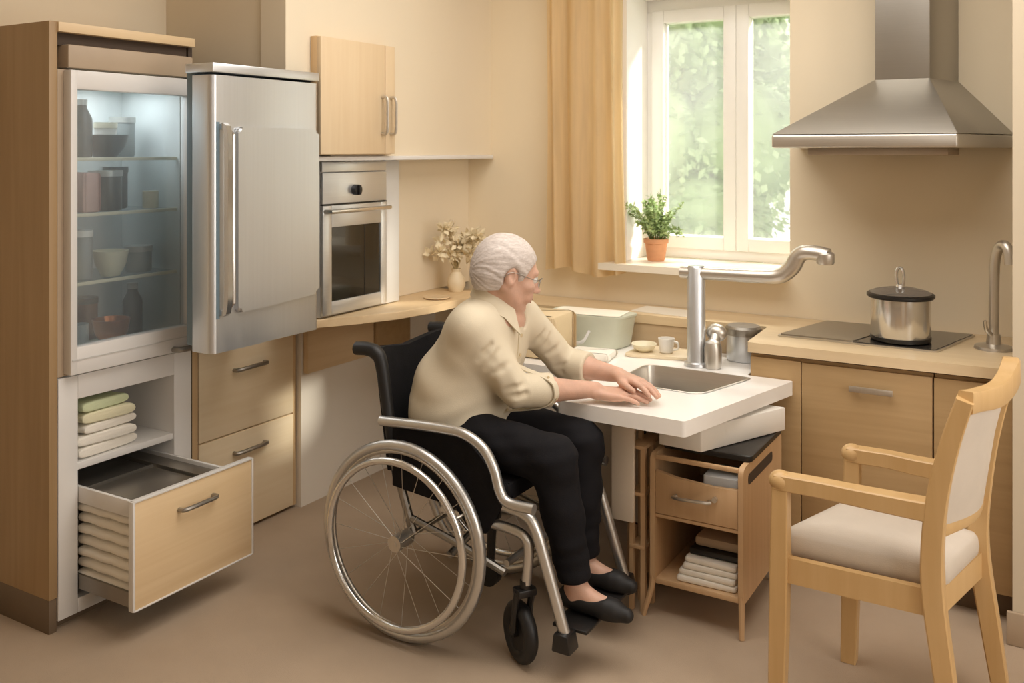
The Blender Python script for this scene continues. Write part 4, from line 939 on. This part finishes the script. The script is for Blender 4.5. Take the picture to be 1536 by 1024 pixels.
# neck and head
B.cone(NB, hp(-.022, 0, -.045), .060, .052, .02); B.cone((-1.53, 2.53, .955), hp(.02, 0, -.085), .035, .03, .02)
B.ell(hp(-.012, 0, .022), (.096, .076, .086), .01, 'u', HR)
B.ell(hp(.030, 0, -.040), (.060, .060, .078), .03, 'u', HR)
for y in (-1, 1):
    B.cone(hp(-.008, .058*y, -.048), hp(.054, .022*y, -.098), .020, .018, .02)
    B.ell(hp(.062, .040*y, -.030), (.026, .022, .020), .012, 'u', HR)
    B.ell(hp(.072, .030*y, -.060), (.020, .020, .022), .015, 'u', HR)
B.ell(hp(.066, 0, -.100), (.021, .024, .018), .015, 'u', HR)
B.cone(hp(.076, -.032, .016), hp(.076, .032, .016), .0145, .0145, .012)
B.cone(hp(.084, 0, .004), hp(.110, 0, -.036), .0085, .0115, .010)
for y in (-1, 1):
    B.ell(hp(.098, .011*y, -.040), (.011, .008, .008), .006, 'u', HR)
    B.ell(hp(.096, .031*y, -.006), (.017, .015, .011), .008, 's', HR)
B.ell(hp(.088, 0, -.064), (.011, .022, .0065), .006, 'u', HR); B.ell(hp(.086, 0, -.075), (.012, .019, .0065), .006, 'u', HR)
B.cone(hp(.102, -.020, -.0695), hp(.102, .020, -.0695), .0035, .0035, .003, 's')
for y in (-1, 1):      # ears
    er = HM.to_3x3() @ Matrix.Rotation(.35*y, 3, 'Z') @ Matrix.Rotation(-.18, 3, 'Y')
    B.ell(hp(-.010, .077*y, -.010), (.019, .0075, .032), .006, 'u', np.array(er))
    B.ell(hp(-.004, .086*y, -.008), (.010, .006, .018), .004, 's', np.array(er))
    B.ell(hp(-.004, .075*y, -.034), (.010, .007, .010), .005, 'u', HR)
    for k, (zf, xf) in enumerate(((.0, 0),)):
        B.cone(hp(.088, .016*y, -.046), hp(.078, .030*y, -.072), .0022, .0015, .004, 's')
pr = sdf_obj(B, 'person', 'skin', None, 1, (-1.69, 2.53, .45))
tag(pr, 'grey haired person in cream shirt and black trousers seated at the sink', 'person')
HC_HEAD = None
# eyes, lips
for y in (-1, 1):
    q = MB(); q.ell(hp(.079, .031*y, -.006), (.0125, .0125, .0125), None, 10); ey = q.build('eye', 'eye', pr)
    q = MB(); q.ell(hp(.0885, .031*y, -.007), (.0050, .0050, .0050), None, 8); q.build('iris', 'iris', ey)
q = MB(); q.tube([hp(.091, -.019, -.0685), hp(.0985, -.008, -.066), hp(.0995, 0, -.067), hp(.0985, .008, -.066), hp(.091, .019, -.0685)], [.0012, .0035, .0038, .0035, .0012], 8, 4); q.tube([hp(.090, -.017, -.0715), hp(.0965, -.006, -.0755), hp(.0965, .006, -.0755), hp(.090, .017, -.0715)], [.0012, .0035, .0035, .0012], 8, 4); q.build('lips', 'lip', pr)
# hair
Hh = SDF(tuple(HC-Vector((.17, .17, .17))), tuple(HC+Vector((.17, .17, .17))), .003)
Hh.ell(hp(-.016, 0, .024), (.104, .0855, .092), .01, 'u', HR); Hh.ell(hp(-.050, 0, -.020), (.066, .070, .075), .03, 'u', HR)
HI = np.linalg.inv(np.array(HM))
def strands(X, Y, Z):
    x = HI[0, 0]*X+HI[0, 1]*Y+HI[0, 2]*Z+HI[0, 3]; y = HI[1, 0]*X+HI[1, 1]*Y+HI[1, 2]*Z+HI[1, 3]; z = HI[2, 0]*X+HI[2, 1]*Y+HI[2, 2]*Z+HI[2, 3]
    ph = np.arctan2(y, z+.03)
    return .0011*np.sin(15*ph+30*x+2*np.sin(50*x+7*ph))+.0005*np.sin(37*ph-40*x+2*np.sin(35*z))
Hh.disp(strands)
Hh.ell(hp(.105, 0, -.052), (.083, .130, .118), .008, 's', HR)
Hh.ell(hp(-.004, .090, -.022), (.026, .040, .040), .008, 's', HR); Hh.ell(hp(-.004, -.090, -.022), (.026, .040, .040), .008, 's', HR)
nv = HM.to_3x3() @ Vector((.35, 0, -1)); Hh.plane(hp(-.09, 0, -.082), tuple(nv))
sdf_obj(Hh, 'hair', 'hair', pr, 1)
# glasses
q = MB()
for y in (-1, 1):
    q.tube([hp(.106-.012*abs(math.cos(a))*(1 if math.cos(a) > 0 else 0), y*(.033+.024*math.cos(a)), -.010+.017*math.sin(a)) for a in [2*PI*k/20 for k in range(20)]], .0011, 6, 1, closed=True)
    q.tube([hp(.094, .057*y, -.004), hp(.06, .071*y, -.002), hp(.0, .082*y, .004), hp(-.022, .083*y, -.004), hp(-.030, .080*y, -.020)], .0013, 6, 4)
q.tube([hp(.106, -.010, -.006), hp(.112, 0, -.002), hp(.106, .010, -.006)], .0011, 6, 4)
gl = q.build('glasses', 'tray_steel', pr)
# shirt
T = SDF((-1.95, 2.24, .56), (-1.22, 2.96, 1.10), .0045)
T.ell((-1.69, 2.53, .645), (.158, .195, .11), .03); T.ell((-1.675, 2.53, .735), (.155, .190, .14), .05); T.ell((-1.603, 2.53, .86), (.128, .176, .14), .06)
T.ell((-1.583, 2.53, .93), (.092, .150, .080), .05)
T.cone((-1.575, 2.410, .940), (-1.545, 2.650, .932), .050, .050, .06); T.cone((-1.565, 2.53, .95), (-1.553, 2.53, .995), .085, .070, .03)
def nrm(a, b_): v = np.array(b_)-np.array(a); return tuple(v/np.linalg.norm(v))
CUTS = []
for sh_, el, wr, tc_ in ((SR, ER, WR, .38), (SL, EL, WL, .42)):
    T.cone(sh_, el, .060, .050, .03)
    ce = lerp(el, wr, tc_); T.cone(el, lerp(el, wr, tc_+.25), .0495, .045, .02, 'u', (ce, nrm(el, wr)))
    CUTS.append((lerp(el, wr, tc_-.20), lerp(el, wr, tc_+.1), ce, nrm(el, wr)))
def wr_(X, Y, Z):
    low = np.clip((.76-Z)/.12, 0, 1)
    arm_ = np.clip((X+1.53)/.06, 0, 1)*np.clip((.84-Z)/.06, 0, 1)
    fold = np.sin(88*Z+16*X+4*np.sin(10*X+8*Y))
    g = np.sin(120*(.8*X+.5*Y)+30*Z+3*np.sin(22*Z))
    up = np.sin(38*(X*.7+Z)+3*np.sin(9*Y))
    return .0026*low*fold*(.6+.4*np.sin(19*X))+.0020*arm_*g+.0010*up
for sh_, el, wr in ((SR, ER, WR), (SL, EL, WL)):      # sleeve creases
    ax_ = (Vector(el)-Vector(sh_)).normalized(); vd = Vector((.51, -.83, .2)); vd = (vd-ax_*vd.dot(ax_)).normalized(); sd_ = ax_.cross(vd)
    for t, o_, ln, tl in ((.30, .010, .030, .25), (.44, .004, .034, .35), (.60, -.006, .030, -.1), (.90, .0, .034, -.35), (1.0, .01, .026, -.5)):
        p = Vector(lerp(sh_, el, t))+vd*(.0600-.0065*t)+sd_*o_; q_ = sd_+ax_*tl
        T.cone(tuple(p-q_*ln-vd*.008), tuple(p), .003, .0055, .014, 's'); T.cone(tuple(p), tuple(p+q_*ln-vd*.008), .0055, .003, .014, 's')
T.disp(wr_)
for a, b_, ce, nn in CUTS:
    T.f = T.f
    T.cone(a, b_, .0520, .0535, .0015, 'u', (tuple(np.array(ce)+.010*np.array(nn)), nn))
T.ell((-1.470, 2.56, .975), (.055, .040, .060), .006, 's')
T.plane((-1.69, 2.53, .606), (.04, 0, -1))
sh = sdf_obj(T, 'shirt', 'shirt', pr, 2)
from mathutils.bvhtree import BVHTree
bv = BVHTree.FromPolygons([tuple(v) for v in T.V], [tuple(f) for f in T.F])
def front(z, y): 
    h = bv.ray_cast(Vector((-1.2, y, z)), Vector((-1, 0, 0)))
    return h[0] if h[0] is not None else None
# collar, placket, buttons
fa_ = math.radians(14)
rings = []
nk = 40
for i in range(nk+1):
    th = math.radians(32+(328-32)*i/nk); e_ = min(i, nk-i)/nk
    ca, sa_ = math.cos(th+fa_), math.sin(th+fa_); fr = math.cos(th)
    bx_, by_, bz = -1.549, 2.532, .998-.034*fr
    pt = max(0, 1-e_/.10)
    p = [(.062, -.020, 0), (.0655, .030, 0), (.069, .031, 0), (.090+.012*pt, -.020-.040*pt, 0), (.086+.012*pt, -.022-.040*pt, 0), (.0665, .018, 0)]
    rings.append([(bx_+r_*ca*(1.02), by_+r_*sa_, bz+z_+.012*(1-fr)/2) for r_, z_, _ in p])
q = MB(); q.loft(rings); q.build('collar', 'shirt', sh, 60)
pts = [front(z, 2.535) for z in [.925-.03*k for k in range(11)]]
pts = [p for p in pts if p is not None]
q = MB(); q.tube([p+Vector((.001, 0, 0)) for p in pts], .0135, 8, 3, prof=[(-1, -.15), (1, -.15), (1, .15), (-1, .15)], up=(1, 0, 0)); q.build('placket', 'shirt', sh, 40)
for z in (.90, .84, .78, .72, .66):
    p = front(z, 2.535)
    if p is not None:
        q = MB(); q.disc(p+Vector((.004, 0, 0)), .0055, (1, 0, .1), .003, 14); q.build('button', 'button', sh)
# trousers
L = SDF((-1.92, 2.26, .19), (-1.12, 2.80, .74), .005)
L.ell((-1.70, 2.53, .595), (.142, .178, .098), .03)
for hip, kn, an in (((-1.68, 2.445, .595), KR, AR), ((-1.68, 2.615, .595), KL, AL)):
    L.cone(hip, kn, .090, .068, .03); L.cone(kn, lerp(kn, an, .4), .066, .061, .03); L.cone(lerp(kn, an, .4), lerp(kn, an, 1.1), .061, .046, .02)
L.disp(lambda X, Y, Z: .0018*np.sin(60*(Z+.6*X)+4*np.sin(14*Y+5*X))+.0014*np.sin(85*(Z-.3*X)+3*np.sin(20*Z)))
L.plane((-1.22, 2.5, .228), (.12, 0, -1))
sdf_obj(L, 'trousers', 'trouser', pr, 1)
# shoes
for an in (AR, AL):
    ax, ay, az = an
    S_ = SDF((ax-.08, ay-.07, az-.10), (ax+.21, ay+.07, az+.03), .003)
    S_.cone((ax-.022, ay, az-.040), (ax+.12, ay+.002, az-.049), .0325, .0320, .012); S_.cone((ax+.10, ay, az-.050), (ax+.160, ay+.002, az-.053), .032, .0205, .012)
    S_.ell((ax+.035, ay, az+.006), (.078, .040, .040), .006, 's')
    S_.plane((ax, ay, az-.072), (0, 0, -1))
    so = sdf_obj(S_, 'shoe', 'shoe_black', pr, 1)

# ------------------------------------------------------------------ lights, world, camera
wd = bpy.data.worlds.new('sky'); SC.world = wd; wd.use_nodes = True
nt = wd.node_tree; bg = nt.nodes['Background']
sky = N(nt, 'ShaderNodeTexSky'); sky.sky_type = 'HOSEK_WILKIE'; sky.turbidity = 6; sky.sun_direction = Vector((.55, .45, .7)).normalized()
mxr = N(nt, 'ShaderNodeMix', data_type='RGBA'); mxr.inputs[0].default_value = .75
nt.links.new(sky.outputs[0], mxr.inputs[6]); mxr.inputs[7].default_value = (1, .98, .94, 1)
nt.links.new(mxr.outputs[2], bg.inputs['Color']); bg.inputs['Strength'].default_value = 1.9
def sun(d, e, c, ang):
    l = bpy.data.lights.new('sun', 'SUN'); l.energy = e; l.color = c; l.angle = math.radians(ang)
    o = bpy.data.objects.new('sun', l); C.objects.link(o); o.rotation_euler = Vector(d).to_track_quat('-Z', 'Y').to_euler()
sun((-.80, -.58, -.50), 6.0, (1, .95, .86), 6)
def area(loc, d, sx, sy, e, c):
    l = bpy.data.lights.new('fill_light', 'AREA'); l.shape = 'RECTANGLE'; l.size = sx; l.size_y = sy; l.energy = e; l.color = c
    o = bpy.data.objects.new('fill_light', l); C.objects.link(o); o.location = loc; o.rotation_euler = Vector(d).to_track_quat('-Z', 'Y').to_euler()
area((-.9, 2.3, 2.58), (0, 0.03, -1), 2.0, 1.7, 40, (1, .96, .91))  # unseen overhead area lamp, added to light the room from above
area((1.4, 1.9, 1.5), (-1, .0, -.12), 1.8, 1.6, 32, (1, .96, .91))  # added fill from the right, brightens the faces turned that way
area((.3, -1.3, 1.9), (-.5, .8, -.22), 2.0, 1.4, 10, (1, .96, .91))  # added weak fill from behind the camera
area((-1.35, 4.7, 3.1), (.0, -.72, -.65), 1.6, .9, 150, (1, .98, .95))  # added lamp outside above the window, strengthens the incoming daylight
pl_ = bpy.data.lights.new('fridge_light', 'AREA'); pl_.shape = 'RECTANGLE'; pl_.size = .2; pl_.size_y = .3; pl_.energy = 1.9; pl_.color = (.95, .98, 1)
o = bpy.data.objects.new('fridge_light', pl_); C.objects.link(o); o.location = (-2.84, 2.03, 1.695); o.rotation_euler = (0, 0, 0)

cam = bpy.data.cameras.new('camera'); co = bpy.data.objects.new('camera', cam); C.objects.link(co)
cam.sensor_width = 36; cam.sensor_fit = 'HORIZONTAL'; cam.lens = 1404/1536*36; cam.shift_y = -(512-225)/1536
co.location = (0, 0, 1.48); co.rotation_euler = (PI/2, 0, math.atan(832/1404))
cam.clip_start = .05
cam.dof.use_dof = True; cam.dof.focus_distance = 2.9; cam.dof.aperture_fstop = 4.0
SC.camera = co
SC.view_settings.view_transform = 'Standard'; SC.view_settings.look = 'None'; SC.view_settings.exposure = 0.0
try:
    SC.cycles.use_denoising = True; SC.cycles.max_bounces = 10; SC.cycles.diffuse_bounces = 5; SC.cycles.transparent_max_bounces = 12
    SC.cycles.caustics_reflective = False; SC.cycles.caustics_refractive = False; SC.cycles.sample_clamp_indirect = 6
except Exception: pass
